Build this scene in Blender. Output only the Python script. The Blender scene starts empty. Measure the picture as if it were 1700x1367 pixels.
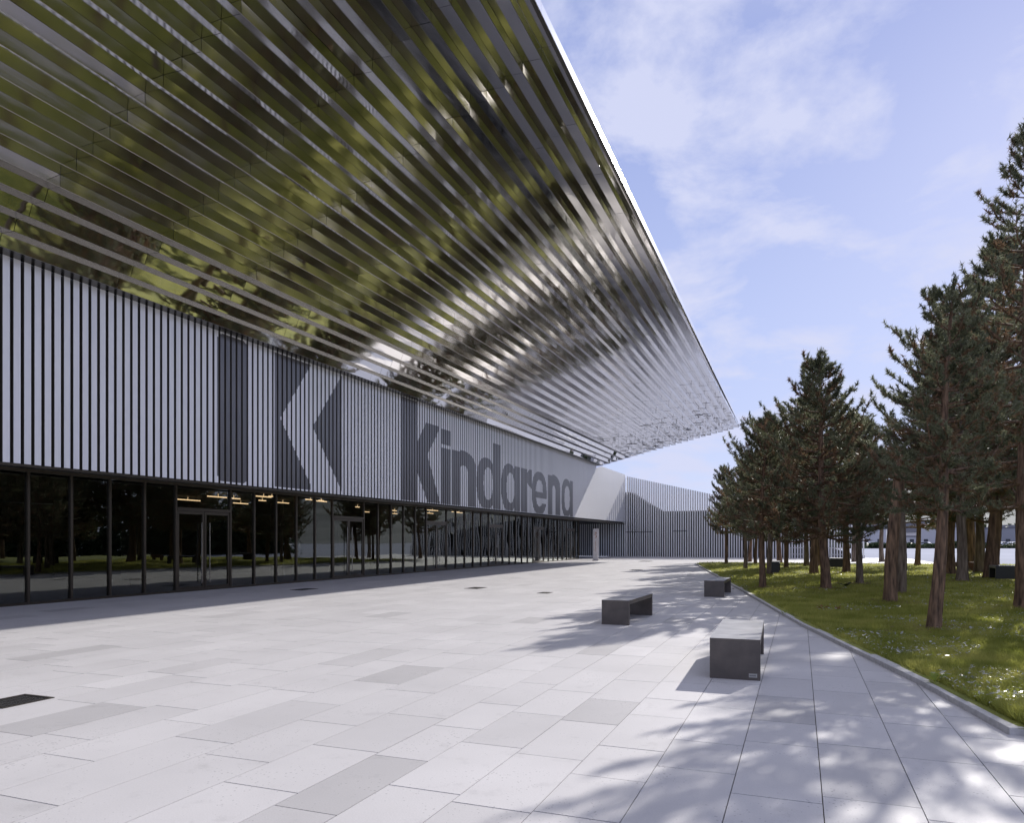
import bpy, math, random
import numpy as np
from mathutils import Vector, Matrix
R = math.radians
random.seed(7)
SC = bpy.context.scene
COL = SC.collection

# ------------------------------------------------------------------ camera, sky, sun, exposure
FPX, HOR, CX, CAMH = 1210.0, 899.0, 850.0, 1.6
YAW = math.atan((1328 - CX) / FPX)
cam_d = bpy.data.cameras.new('camera'); cam = bpy.data.objects.new('camera', cam_d); COL.objects.link(cam)
cam.location = (0, 0, CAMH); cam.rotation_euler = (R(90), 0, YAW)
cam_d.sensor_width = 36; cam_d.sensor_fit = 'HORIZONTAL'; cam_d.lens = FPX / 1700 * 36
cam_d.shift_y = (HOR - 683.5) / 1700
cam_d.clip_start = 0.05; cam_d.clip_end = 5000
SC.camera = cam

SUN_AZ, SUN_EL = 16.5, 27.0            # azimuth from +Y towards +X
sd = Vector((math.sin(R(SUN_AZ)) * math.cos(R(SUN_EL)), math.cos(R(SUN_AZ)) * math.cos(R(SUN_EL)), math.sin(R(SUN_EL))))
sl = bpy.data.lights.new('sun', 'SUN'); sl.energy = 2.85; sl.angle = R(0.6); sl.color = (1.0, 0.955, 0.90)
so = bpy.data.objects.new('sun', sl); COL.objects.link(so); so.rotation_euler = sd.to_track_quat('Z', 'Y').to_euler()
so.location = (20, 60, 60)

W = bpy.data.worlds.new('World'); SC.world = W; W.use_nodes = True
nt = W.node_tree; nt.nodes.clear()
def N(nt, typ, **kw):
    n = nt.nodes.new(typ)
    for k, v in kw.items():
        if hasattr(n, k): setattr(n, k, v)
        else: n.inputs[k].default_value = v
    return n
out = N(nt, 'ShaderNodeOutputWorld'); bg = N(nt, 'ShaderNodeBackground'); bg.inputs['Strength'].default_value = 0.142
sky = N(nt, 'ShaderNodeTexSky'); sky.sky_type = 'NISHITA'; sky.sun_disc = False
sky.sun_elevation = R(SUN_EL); sky.sun_rotation = R(SUN_AZ); sky.air_density = 1.0; sky.dust_density = 0.6; sky.ozone_density = 2.2
tc = N(nt, 'ShaderNodeTexCoord'); sep = N(nt, 'ShaderNodeSeparateXYZ')
nt.links.new(tc.outputs['Generated'], sep.inputs[0])
def M(op, a, b=None, c=None):
    m = nt.nodes.new('ShaderNodeMath'); m.operation = op
    for i, v in enumerate((a, b, c)):
        if v is None: continue
        if isinstance(v, (int, float)): m.inputs[i].default_value = v
        else: nt.links.new(v, m.inputs[i])
    return m.outputs[0]
den = M('ADD', M('MAXIMUM', sep.outputs[2], 0.0), 0.22)
cmb = N(nt, 'ShaderNodeCombineXYZ')
nt.links.new(M('DIVIDE', sep.outputs[0], den), cmb.inputs[0]); nt.links.new(M('DIVIDE', sep.outputs[1], den), cmb.inputs[1])
n1 = N(nt, 'ShaderNodeTexNoise'); n1.inputs['Scale'].default_value = 2.9; n1.inputs['Detail'].default_value = 12; n1.inputs['Roughness'].default_value = 0.6; n1.inputs['Distortion'].default_value = 0.25
mp = N(nt, 'ShaderNodeMapping'); mp.inputs['Location'].default_value = (0.35, 4.2, 0)
nt.links.new(cmb.outputs[0], mp.inputs[0]); nt.links.new(mp.outputs[0], n1.inputs['Vector'])
cr = N(nt, 'ShaderNodeValToRGB'); cr.color_ramp.elements[0].position = 0.46; cr.color_ramp.elements[1].position = 0.60
nt.links.new(n1.outputs['Fac'], cr.inputs[0])
mixt = N(nt, 'ShaderNodeMix', data_type='RGBA', blend_type='MULTIPLY'); mixt.inputs[0].default_value = 1.0
nt.links.new(sky.outputs[0], mixt.inputs[6]); mixt.inputs[7].default_value = (1.0, 1.0, 1.0, 1)
# thin veil + clouds
mixv = N(nt, 'ShaderNodeMix', data_type='RGBA'); mixv.inputs[0].default_value = 0.94
gr = N(nt, 'ShaderNodeValToRGB'); nt.links.new(M('MAXIMUM', sep.outputs[2], 0.0), gr.inputs[0])
for i_, (p_, c_) in enumerate(((0.0, (2.0, 2.25, 3.3)), (0.25, (1.75, 2.02, 3.2)), (0.55, (1.22, 1.48, 2.75)), (0.80, (2.3, 2.35, 2.8)))):  # unseen zenith set pale and neutral to take blue out of the fill
    e_ = gr.color_ramp.elements[i_] if i_ < 2 else gr.color_ramp.elements.new(p_)
    e_.position = p_; e_.color = (*[v_ / 4 for v_ in c_], 1)
sc4 = N(nt, 'ShaderNodeVectorMath', operation='SCALE'); sc4.inputs['Scale'].default_value = 4.0; nt.links.new(gr.outputs[0], sc4.inputs[0])
nt.links.new(mixt.outputs[2], mixv.inputs[6]); nt.links.new(sc4.outputs[0], mixv.inputs[7])
mixc = N(nt, 'ShaderNodeMix', data_type='RGBA')
nt.links.new(M('MULTIPLY', cr.outputs[0], 0.9), mixc.inputs[0])
nt.links.new(mixv.outputs[2], mixc.inputs[6]); mixc.inputs[7].default_value = (2.55, 2.68, 3.5, 1)
nt.links.new(mixc.outputs[2], bg.inputs['Color']); nt.links.new(bg.outputs[0], out.inputs[0])
SC.view_settings.view_transform = 'Standard'; SC.view_settings.look = 'None'
SC.view_settings.exposure = 0.92; SC.view_settings.gamma = 1.0
SC.cycles.max_bounces = 14; SC.cycles.glossy_bounces = 8; SC.cycles.transparent_max_bounces = 12; SC.cycles.diffuse_bounces = 4

# ------------------------------------------------------------------ pixel helpers (photo measurement -> place in the world)
cyaw, syaw = math.cos(YAW), math.sin(YAW)
def ray(x, y):
    a = (x - CX) / FPX
    return Vector((a * cyaw - syaw, a * syaw + cyaw, (HOR - y) / FPX))
def ground(x, y, z=0.0):
    r = ray(x, y); t = (z - CAMH) / r.z
    return Vector((r.x * t, r.y * t, z))
XC = -17.0                                # cladding plane
def fac(x, y=None):
    r = ray(x, y if y is not None else 800); t = XC / r.x
    return (r.y * t, CAMH + r.z * t)
def at(x, y, t):
    r = ray(x, y); return Vector((0, 0, CAMH)) + r * t

# ------------------------------------------------------------------ materials
def mat(name, col, rough=0.6, metal=0.0, spec=0.5):
    m = bpy.data.materials.new(name); m.use_nodes = True
    b = m.node_tree.nodes['Principled BSDF']
    b.inputs['Base Color'].default_value = (*col, 1); b.inputs['Roughness'].default_value = rough
    b.inputs['Metallic'].default_value = metal; b.inputs['Specular IOR Level'].default_value = spec
    return m
def L(m, a, b): m.node_tree.links.new(a, b)
def noise_col(m, c1, c2, scale, detail=4, lo=0.35, hi=0.65, coord='Object', stretch=None, bump=0.0, bdist=0.01, bscale=None):
    t = m.node_tree; b = t.nodes['Principled BSDF']
    tc = t.nodes.new('ShaderNodeTexCoord'); src = tc.outputs[coord]
    if stretch:
        mpp = t.nodes.new('ShaderNodeMapping'); mpp.inputs['Scale'].default_value = stretch; t.links.new(src, mpp.inputs[0]); src = mpp.outputs[0]
    n = t.nodes.new('ShaderNodeTexNoise'); n.inputs['Scale'].default_value = scale; n.inputs['Detail'].default_value = detail
    t.links.new(src, n.inputs['Vector'])
    r = t.nodes.new('ShaderNodeValToRGB'); r.color_ramp.elements[0].position = lo; r.color_ramp.elements[1].position = hi
    r.color_ramp.elements[0].color = (*c1, 1); r.color_ramp.elements[1].color = (*c2, 1)
    t.links.new(n.outputs['Fac'], r.inputs[0]); t.links.new(r.outputs[0], b.inputs['Base Color'])
    if bump:
        n2 = n
        if bscale:
            n2 = t.nodes.new('ShaderNodeTexNoise'); n2.inputs['Scale'].default_value = bscale; n2.inputs['Detail'].default_value = 5; t.links.new(src, n2.inputs['Vector'])
        bp = t.nodes.new('ShaderNodeBump'); bp.inputs['Strength'].default_value = bump; bp.inputs['Distance'].default_value = bdist
        t.links.new(n2.outputs['Fac'], bp.inputs['Height']); t.links.new(bp.outputs[0], b.inputs['Normal'])
    return r
def steel(name, wav, col=(0.70, 0.675, 0.65), rough=0.035, stretch=(2.2, 0.55, 2.2), scale=1.0, fine=0.0):
    m = mat(name, col, rough, 1.0); t = m.node_tree; b = t.nodes['Principled BSDF']
    g = t.nodes.new('ShaderNodeTexCoord'); mp_ = t.nodes.new('ShaderNodeMapping'); mp_.inputs['Scale'].default_value = stretch
    t.links.new(g.outputs['Object'], mp_.inputs[0])
    n = t.nodes.new('ShaderNodeTexNoise'); n.inputs['Scale'].default_value = scale; n.inputs['Detail'].default_value = 2.0; n.inputs['Roughness'].default_value = 0.45
    t.links.new(mp_.outputs[0], n.inputs['Vector'])
    bp = t.nodes.new('ShaderNodeBump'); bp.inputs['Strength'].default_value = 1.0; bp.inputs['Distance'].default_value = wav
    t.links.new(n.outputs['Fac'], bp.inputs['Height']); t.links.new(bp.outputs[0], b.inputs['Normal'])
    n3 = t.nodes.new('ShaderNodeTexNoise'); n3.inputs['Scale'].default_value = 0.9; n3.inputs['Detail'].default_value = 3
    t.links.new(g.outputs['Object'], n3.inputs['Vector'])
    mr = t.nodes.new('ShaderNodeMapRange'); mr.inputs[1].default_value = 0.3; mr.inputs[2].default_value = 0.7; mr.inputs[3].default_value = rough * 0.5; mr.inputs[4].default_value = rough * 1.6
    t.links.new(n3.outputs['Fac'], mr.inputs[0]); t.links.new(mr.outputs[0], b.inputs['Roughness'])
    return m
MT = {}
MT['tread'] = steel('polished_steel_soffit', 0.003, rough=0.09, col=(.82, .795, .765))
MT['riser'] = steel('polished_steel_riser', 0.003, rough=0.035, col=(.82, .795, .765))
MT['lip'] = mat('brushed_steel_edge', (0.34, 0.32, 0.30), 0.35, 1.0)
MT['fascia'] = mat('satin_steel_fascia', (0.86, 0.86, 0.88), 0.20, 1.0)
MT['slat_white'] = mat('white_coated_slat', (0.84, 0.84, 0.88), 0.32, 0.0, 0.6); noise_col(MT['slat_white'], (0.88, 0.88, 0.91), (0.93, 0.93, 0.95), 2.0, stretch=(1, 4, 0.3))
MT['slat_grey'] = mat('dark_grey_coated_slat', (0.085, 0.083, 0.092), 0.30, 0, 0.9); noise_col(MT['slat_grey'], (0.115, 0.112, 0.122), (0.145, 0.142, 0.152), 3.0, stretch=(1, 4, 0.3))
MT['slat_side'] = mat('bronze_slat_side', (0.075, 0.066, 0.055), 0.45)
MT['backing'] = mat('dark_backing', (0.035, 0.033, 0.032), 0.6)
MT['bronze'] = mat('dark_bronze_frame', (0.075, 0.062, 0.047), 0.38, 0.6)
MT['handle'] = mat('steel_handle', (0.35, 0.33, 0.30), 0.25, 1.0)
MT['dark_room'] = mat('dark_interior', (0.035, 0.032, 0.030), 0.8)
MT['room_floor'] = mat('interior_floor', (0.10, 0.095, 0.09), 0.35)
MT['dark_reflection'] = mat('steel_dark_reflection', (0.05, 0.045, 0.04), 0.25, 0.7)  # dark reflection painted as near-black colour on the innermost soffit treads
MT['roof'] = mat('roof_cladding', (0.55, 0.55, 0.57), 0.4, 0.6)
# glass
g = bpy.data.materials.new('tinted_reflective_glass'); g.use_nodes = True; t = g.node_tree; t.nodes.clear()
o_ = t.nodes.new('ShaderNodeOutputMaterial'); mx = t.nodes.new('ShaderNodeMixShader'); tr = t.nodes.new('ShaderNodeBsdfTransparent'); gl = t.nodes.new('ShaderNodeBsdfGlossy'); fr = t.nodes.new('ShaderNodeFresnel')
tr.inputs[0].default_value = (0.50, 0.49, 0.45, 1); gl.inputs['Color'].default_value = (0.86, 0.90, 0.86, 1); gl.inputs['Roughness'].default_value = 0.0; fr.inputs['IOR'].default_value = 2.05
tcg = t.nodes.new('ShaderNodeTexCoord'); mg = t.nodes.new('ShaderNodeMapping'); mg.inputs['Scale'].default_value = (1, 0.9, 0.7)
ng = t.nodes.new('ShaderNodeTexNoise'); ng.inputs['Scale'].default_value = 0.9; ng.inputs['Detail'].default_value = 1.0
bpg = t.nodes.new('ShaderNodeBump'); bpg.inputs['Strength'].default_value = 1.0; bpg.inputs['Distance'].default_value = 0.003
t.links.new(tcg.outputs['Object'], mg.inputs[0]); t.links.new(mg.outputs[0], ng.inputs['Vector']); t.links.new(ng.outputs['Fac'], bpg.inputs['Height'])
t.links.new(bpg.outputs[0], gl.inputs['Normal'])
t.links.new(fr.outputs[0], mx.inputs[0]); t.links.new(tr.outputs[0], mx.inputs[1]); t.links.new(gl.outputs[0], mx.inputs[2]); t.links.new(mx.outputs[0], o_.inputs[0])
MT['glass'] = g
# paving: per slab tone + speckle + pits
p = mat('pale_concrete_slab', (0.6, 0.6, 0.62), 0.62, 0, 0.4); t = p.node_tree; b = t.nodes['Principled BSDF']
at_ = t.nodes.new('ShaderNodeAttribute'); at_.attribute_name = 'tone'
tcp = t.nodes.new('ShaderNodeTexCoord')
na = t.nodes.new('ShaderNodeTexNoise'); na.inputs['Scale'].default_value = 90; na.inputs['Detail'].default_value = 3; t.links.new(tcp.outputs['Object'], na.inputs['Vector'])
nb = t.nodes.new('ShaderNodeTexNoise'); nb.inputs['Scale'].default_value = 0.8; nb.inputs['Detail'].default_value = 5; t.links.new(tcp.outputs['Object'], nb.inputs['Vector'])
vo = t.nodes.new('ShaderNodeTexVoronoi'); vo.inputs['Scale'].default_value = 26; vo.inputs['Randomness'].default_value = 1; t.links.new(tcp.outputs['Object'], vo.inputs['Vector'])
npm = t.nodes.new('ShaderNodeTexNoise'); npm.inputs['Scale'].default_value = 1.6; npm.inputs['Detail'].default_value = 2; t.links.new(tcp.outputs['Object'], npm.inputs['Vector'])
def TM(t, op, a, b=None, c=None):
    m = t.nodes.new('ShaderNodeMath'); m.operation = op
    for i, v in enumerate((a, b, c)):
        if v is None: continue
        if isinstance(v, (int, float)): m.inputs[i].default_value = v
        else: t.links.new(v, m.inputs[i])
    return m.outputs[0]
f1 = TM(t, 'MULTIPLY_ADD', na.outputs['Fac'], 0.22, 0.89)
f2 = TM(t, 'MULTIPLY_ADD', nb.outputs['Fac'], 0.30, 0.85)
pit = TM(t, 'LESS_THAN', vo.outputs['Distance'], TM(t, 'MULTIPLY_ADD', npm.outputs['Fac'], 0.55, -0.17))
f3 = TM(t, 'MULTIPLY_ADD', pit, -0.30, 1.0)
nst = t.nodes.new('ShaderNodeTexNoise'); nst.inputs['Scale'].default_value = 3.4; nst.inputs['Detail'].default_value = 7; nst.inputs['Roughness'].default_value = 0.7; t.links.new(tcp.outputs['Object'], nst.inputs['Vector'])
f2 = TM(t, 'MULTIPLY', f2, TM(t, 'SUBTRACT', 1.0, TM(t, 'MULTIPLY', TM(t, 'MAXIMUM', TM(t, 'SUBTRACT', nst.outputs['Fac'], 0.57), 0.0), 0.9)))
ff = TM(t, 'MULTIPLY', TM(t, 'MULTIPLY', f1, f2), TM(t, 'MULTIPLY', f3, at_.outputs['Fac']))
vm = t.nodes.new('ShaderNodeVectorMath'); vm.operation = 'SCALE'; vm.inputs[0].default_value = (0.57, 0.555, 0.555)
t.links.new(ff, vm.inputs['Scale']); t.links.new(vm.outputs[0], b.inputs['Base Color'])
bpp = t.nodes.new('ShaderNodeBump'); bpp.inputs['Strength'].default_value = 0.25; bpp.inputs['Distance'].default_value = 0.003
t.links.new(na.outputs['Fac'], bpp.inputs['Height']); t.links.new(bpp.outputs[0], b.inputs['Normal'])
MT['slab'] = p
MT['joint'] = mat('sandy_joint', (0.13, 0.12, 0.095), 0.9)
MT['pale'] = mat('pale_concrete_field', (0.56, 0.555, 0.575), 0.9, 0, 0.05); noise_col(MT['pale'], (0.30, 0.32, 0.385), (0.35, 0.37, 0.44), 0.05, detail=8)
MT['kerb'] = mat('kerb_stone', (0.42, 0.41, 0.40), 0.75); noise_col(MT['kerb'], (0.46, 0.45, 0.44), (0.58, 0.57, 0.56), 14, bump=0.3, bdist=0.004)
MT['soil'] = mat('lawn_soil', (0.06, 0.075, 0.025), 0.95); noise_col(MT['soil'], (0.15, 0.17, 0.03), (0.28, 0.29, 0.06), 1.2, detail=8, bump=0.6, bdist=0.04, bscale=12)
def leafmat(name, c1, c2, scale=2.0, lo=0.35, hi=0.65, trans=0.35, rough=0.5):
    m = mat(name, c1, rough, 0, 0.3); r = noise_col(m, c1, c2, scale, detail=3, lo=lo, hi=hi)
    t = m.node_tree; b = t.nodes['Principled BSDF']
    tb = t.nodes.new('ShaderNodeBsdfTranslucent'); mxx = t.nodes.new('ShaderNodeMixShader'); mxx.inputs[0].default_value = trans
    o = t.nodes['Material Output']
    t.links.new(r.outputs[0], tb.inputs[0]); t.links.new(b.outputs[0], mxx.inputs[1]); t.links.new(tb.outputs[0], mxx.inputs[2]); t.links.new(mxx.outputs[0], o.inputs[0])
    return m
MT['grass'] = leafmat('grass_blades', (0.27, 0.30, 0.055), (0.55, 0.53, 0.15), 1.3, trans=0.5)
MT['pale_leaf'] = leafmat('pale_leaves', (0.42, 0.44, 0.42), (0.62, 0.62, 0.62), 3, trans=0.3, rough=0.3)  # light glinting off leaves put into a pale colour, plus small white flowers
MT['weed'] = leafmat('yellow_green_leaf', (0.22, 0.30, 0.04), (0.36, 0.40, 0.07), 3, trans=0.5)
MT['rust_leaf'] = leafmat('withered_brown_leaf', (0.22, 0.10, 0.04), (0.32, 0.15, 0.06), 5, trans=0.4)
MT['needle'] = leafmat('pine_needles', (0.10, 0.112, 0.06), (0.27, 0.28, 0.175), 1.6, trans=0.36)
MT['needle_brown'] = leafmat('dead_brown_needles', (0.17, 0.105, 0.06), (0.28, 0.185, 0.11), 2.5, trans=0.3)
MT['hedge'] = leafmat('dense_leaves', (0.022, 0.035, 0.015), (0.06, 0.085, 0.03), 0.8, trans=0.2)
MT['bark'] = mat('pine_bark', (0.12, 0.075, 0.05), 0.85); noise_col(MT['bark'], (0.06, 0.037, 0.025), (0.32, 0.20, 0.125), 6, detail=8, lo=0.32, hi=0.70, stretch=(3, 3, 0.45), bump=1.0, bdist=0.03)
MT['bark_grey'] = mat('weathered_grey_bark', (0.16, 0.12, 0.09), 0.85); noise_col(MT['bark_grey'], (0.07, 0.048, 0.034), (0.30, 0.235, 0.18), 5, detail=8, lo=0.32, hi=0.70, stretch=(3, 3, 0.4), bump=1.0, bdist=0.03)
MT['cutwood'] = mat('cut_wood', (0.34, 0.24, 0.15), 0.8)
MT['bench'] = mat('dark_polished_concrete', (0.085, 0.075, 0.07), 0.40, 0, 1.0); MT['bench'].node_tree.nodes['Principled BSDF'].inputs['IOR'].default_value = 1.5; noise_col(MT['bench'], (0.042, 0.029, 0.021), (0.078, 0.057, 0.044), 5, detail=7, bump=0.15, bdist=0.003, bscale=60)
MT['bench_top'] = mat('glare_bench_top', (0.30, 0.30, 0.31), 0.42, 0, .8); noise_col(MT['bench_top'], (0.25, 0.25, 0.262), (0.36, 0.36, 0.372), 4, detail=7)  # sun and sky glare on the seats put into a paler top-face colour
MT['bench_black_top'] = mat('glare_black_bench_top', (0.22, 0.22, 0.23), 0.4)  # same glare painted into the tops of the black benches
MT['bench_black'] = mat('black_bench', (0.02, 0.02, 0.021), 0.35)
MT['plate'] = mat('small_label_plate', (0.42, 0.41, 0.38), 0.4)
MT['print_grey'] = mat('grey_print', (0.12, 0.12, 0.12), 0.6)
MT['totem'] = mat('totem_white', (0.72, 0.70, 0.72), 0.4); noise_col(MT['totem'], (0.62, 0.60, 0.61), (0.76, 0.74, 0.77), 3)
MT['totem_red'] = mat('totem_red_print', (0.50, 0.30, 0.24), 0.5)
MT['iron'] = mat('cast_iron', (0.05, 0.042, 0.035), 0.6, 0.5)
MT['timber'] = mat('brown_timber', (0.12, 0.065, 0.04), 0.8)
MT['rail'] = mat('pale_metal_rail', (0.60, 0.60, 0.62), 0.4)
MT['brick'] = mat('dark_red_brick', (0.10, 0.045, 0.035), 0.85); noise_col(MT['brick'], (0.08, 0.035, 0.028), (0.13, 0.06, 0.045), 1.5, detail=8)
MT['render_pale'] = mat('pale_render', (0.50, 0.49, 0.50), 0.8)
MT['render_grey'] = mat('grey_render', (0.27, 0.27, 0.29), 0.8)
MT['rooftile'] = mat('slate_roof', (0.12, 0.12, 0.14), 0.7)
MT['window_dark'] = mat('far_window_glass', (0.04, 0.045, 0.055), 0.15)
MT['hill'] = mat('far_hill_woods', (0.07, 0.085, 0.085), 0.9); noise_col(MT['hill'], (0.06, 0.075, 0.07), (0.13, 0.14, 0.145), 0.03, detail=9)
MT['car_white'] = mat('white_car_paint', (0.7, 0.7, 0.72), 0.25); MT['car_dark'] = mat('dark_car_paint', (0.06, 0.07, 0.10), 0.25); MT['car_red'] = mat('red_car_paint', (0.35, 0.04, 0.03), 0.25)
MT['tyre'] = mat('tyre', (0.02, 0.02, 0.02), 0.8)
e = bpy.data.materials.new('warm_tube_light'); e.use_nodes = True; be = e.node_tree.nodes['Principled BSDF']
be.inputs['Base Color'].default_value = (0.8, 0.6, 0.4, 1); be.inputs['Emission Color'].default_value = (1.0, 0.72, 0.42, 1); be.inputs['Emission Strength'].default_value = 1.1
MT['tube'] = e

# ------------------------------------------------------------------ mesh helpers
class MB:
    def __init__(s): s.v = []; s.f = []; s.m = []
    def quad(s, a, b, c, d, mi=0):
        i = len(s.v); s.v += [tuple(a), tuple(b), tuple(c), tuple(d)]; s.f.append((i, i + 1, i + 2, i + 3)); s.m.append(mi)
    def poly(s, pts, mi=0):
        i = len(s.v); s.v += [tuple(p) for p in pts]; s.f.append(tuple(range(i, i + len(pts)))); s.m.append(mi)
    def box(s, x0, x1, y0, y1, z0, z1, mi=0, faces='xXyYzZ'):
        i = len(s.v); s.v += [(x, y, z) for z in (z0, z1) for y in (y0, y1) for x in (x0, x1)]
        F = {'z': (0, 2, 3, 1), 'Z': (4, 5, 7, 6), 'y': (0, 1, 5, 4), 'Y': (2, 6, 7, 3), 'x': (0, 4, 6, 2), 'X': (1, 3, 7, 5)}
        for k in faces: s.f.append(tuple(i + q for q in F[k])); s.m.append(mi)
    def obox(s, c, u, v, w, mi=0):   # oriented box, half vectors
        c, u, v, w = map(Vector, (c, u, v, w)); i = len(s.v)
        for a in (-1, 1):
            for b_ in (-1, 1):
                for d in (-1, 1): s.v.append(tuple(c + u * d + v * b_ + w * a))
        for q in ((0, 2, 3, 1), (4, 5, 7, 6), (0, 1, 5, 4), (2, 6, 7, 3), (0, 4, 6, 2), (1, 3, 7, 5)): s.f.append(tuple(i + k for k in q)); s.m.append(mi)
    def tube(s, pts, radii, n=6, mi=0, cap=True):
        base = len(s.v); P = [Vector(p) for p in pts]
        for k, p in enumerate(P):
            d = (P[min(k + 1, len(P) - 1)] - P[max(k - 1, 0)]); d.normalize()
            up = Vector((0, 0, 1)) if abs(d.z) < 0.9 else Vector((1, 0, 0))
            u = d.cross(up).normalized(); v = u.cross(d)
            for j in range(n):
                a = 2 * math.pi * j / n; s.v.append(tuple(p + (u * math.cos(a) + v * math.sin(a)) * radii[k]))
        for k in range(len(P) - 1):
            for j in range(n):
                a = base + k * n + j; b_ = base + k * n + (j + 1) % n; s.f.append((a, b_, b_ + n, a + n)); s.m.append(mi)
        if cap:
            s.f.append(tuple(base + j for j in range(n))); s.m.append(mi)
            s.f.append(tuple(base + (len(P) - 1) * n + j for j in range(n))[::-1]); s.m.append(mi)
    def build(s, name, mats, parent=None, smooth=False):
        me = bpy.data.meshes.new(name); me.from_pydata(s.v, [], s.f)
        if not isinstance(mats, (list, tuple)): mats = [mats]
        for q in mats: me.materials.append(MT[q] if isinstance(q, str) else q)
        me.polygons.foreach_set('material_index', s.m)
        if smooth: me.polygons.foreach_set('use_smooth', [True] * len(s.f))
        me.update(); o = bpy.data.objects.new(name, me); COL.objects.link(o)
        if parent: o.parent = parent
        return o
def np_mesh(name, V, F, mats, parent=None, mi=None, smooth=False):   # F: (n,3) or (n,4)
    me = bpy.data.meshes.new(name); k = F.shape[1]
    me.vertices.add(len(V)); me.vertices.foreach_set('co', V.astype(np.float32).ravel())
    me.loops.add(F.size); me.loops.foreach_set('vertex_index', F.astype(np.int32).ravel())
    me.polygons.add(len(F)); me.polygons.foreach_set('loop_start', np.arange(0, F.size, k, dtype=np.int32))
    for q in mats: me.materials.append(MT[q])
    if mi is not None: me.polygons.foreach_set('material_index', mi.astype(np.int32))
    me.polygons.foreach_set('use_smooth', np.full(len(F), bool(smooth)))
    me.update(calc_edges=True); me.validate()
    o = bpy.data.objects.new(name, me); COL.objects.link(o)
    if parent: o.parent = parent
    return o
def tag(o, label=None, cat=None, group=None, kind=None):
    if label: o['label'] = label
    if cat: o['category'] = cat
    if group: o['group'] = group
    if kind: o['kind'] = kind
    return o
def empty(name, loc=(0, 0, 0), rz=0):
    o = bpy.data.objects.new(name, None); o.empty_display_size = 0.3; COL.objects.link(o); o.location = loc; o.rotation_euler = (0, 0, rz); return o
def copy_tree(o, parent=None):
    kids = [c for c in o.children]
    c = o.copy(); COL.objects.link(c); c.parent = parent
    for k in kids: copy_tree(k, c)
    return c

# ------------------------------------------------------------------ ground
gm = MB(); gm.quad((-900, -200, -0.05), (900, -200, -0.05), (900, 1800, -0.05), (-900, 1800, -0.05))
tag(gm.build('ground', 'pale'), 'wide pale paved ground reaching away beyond the pine grove', kind='structure')
SX0, SX1, SY0, SY1 = -18.6, 9.0, -4.0, 76.0
gm = MB(); gm.quad((SX0, SY0, -0.016), (SX1, SY0, -0.016), (SX1, SY1, -0.016), (SX0, SY1, -0.016))
tag(gm.build('paving_bed', 'joint'), 'sandy joints between the pale slabs', kind='structure')
KERB = [(-6.77, 52.1), (0.07, 14.8), (1.31, 9.15), (1.67, 7.1)]
def kx(y):
    if y > 52.1: return -6.77
    for (xa, ya), (xb, yb) in zip(KERB, KERB[1:]):
        if yb <= y <= ya: return xa + (xb - xa) * (ya - y) / (ya - yb)
    return 1.67
rng = random.Random(11)
lines = [-0.95 - 0.52 * 3, -0.95 - 0.52 * 2, -0.95 - 0.52, -0.95, -0.41, 0.13, 0.68, 1.22]
while lines[-1] < SX1: lines.append(lines[-1] + 0.54)
lines.insert(0, -2.96)
while lines[0] > SX0: lines.insert(0, lines[0] - rng.choice((0.45, 0.54, 0.54, 0.60)))
lines[0] = SX0
darkpts = [ground(*q) for q in ((655, 1265), (205, 1175), (110, 1081), (680, 1130), (620, 1025), (985, 1082), (1008, 1172), (1287, 1168), (893, 1034), (1120, 1035), (1060, 1020), (150, 1010))]
V = []; F = []; tone = []; J = 0.0032; JC = 0.0052
for a, b_ in zip(lines, lines[1:]):
    y = SY0 - rng.random() * 1.2
    while y < SY1:
        ln = rng.choice((0.75, 0.95, 1.1, 1.1, 1.3)) if a > -2.6 else rng.choice((0.95, 1.12, 1.12, 1.45))
        hit = [d for d in darkpts if a <= d.x < b_ and y <= d.y < y + ln]
        y1 = y + ln
        ymid = (y + y1) / 2
        if b_ < kx(ymid) + 1.2 or ymid > 55 or ymid < 6:
            i = len(V); dz = rng.uniform(-0.0009, 0.0009)
            V += [(a + J, y + JC, dz), (b_ - J, y + JC, dz), (b_ - J, y1 - JC, dz), (a + J, y1 - JC, dz)]
            V += [(a + J, y + JC, -0.02), (b_ - J, y + JC, -0.02), (b_ - J, y1 - JC, -0.02), (a + J, y1 - JC, -0.02)]
            F += [(i, i + 1, i + 2, i + 3), (i, i + 4, i + 5, i + 1), (i + 1, i + 5, i + 6, i + 2), (i + 3, i + 2, i + 6, i + 7), (i, i + 3, i + 7, i + 4)]
            tn = rng.gauss(1.0, 0.03)
            if hit: tn = 0.81
            elif rng.random() < 0.012: tn = rng.uniform(0.86, 0.93)
            tone += [tn] * 5
        y = y1
V = np.array(V); F = np.array(F)
pl = np_mesh('plaza', V, F, ['slab']); att = pl.data.attributes.new('tone', 'FLOAT', 'FACE'); att.data.foreach_set('value', np.array(tone, dtype=np.float32))
tag(pl, 'plaza of long pale concrete slabs in running rows with a few darker slabs', kind='structure')

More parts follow.
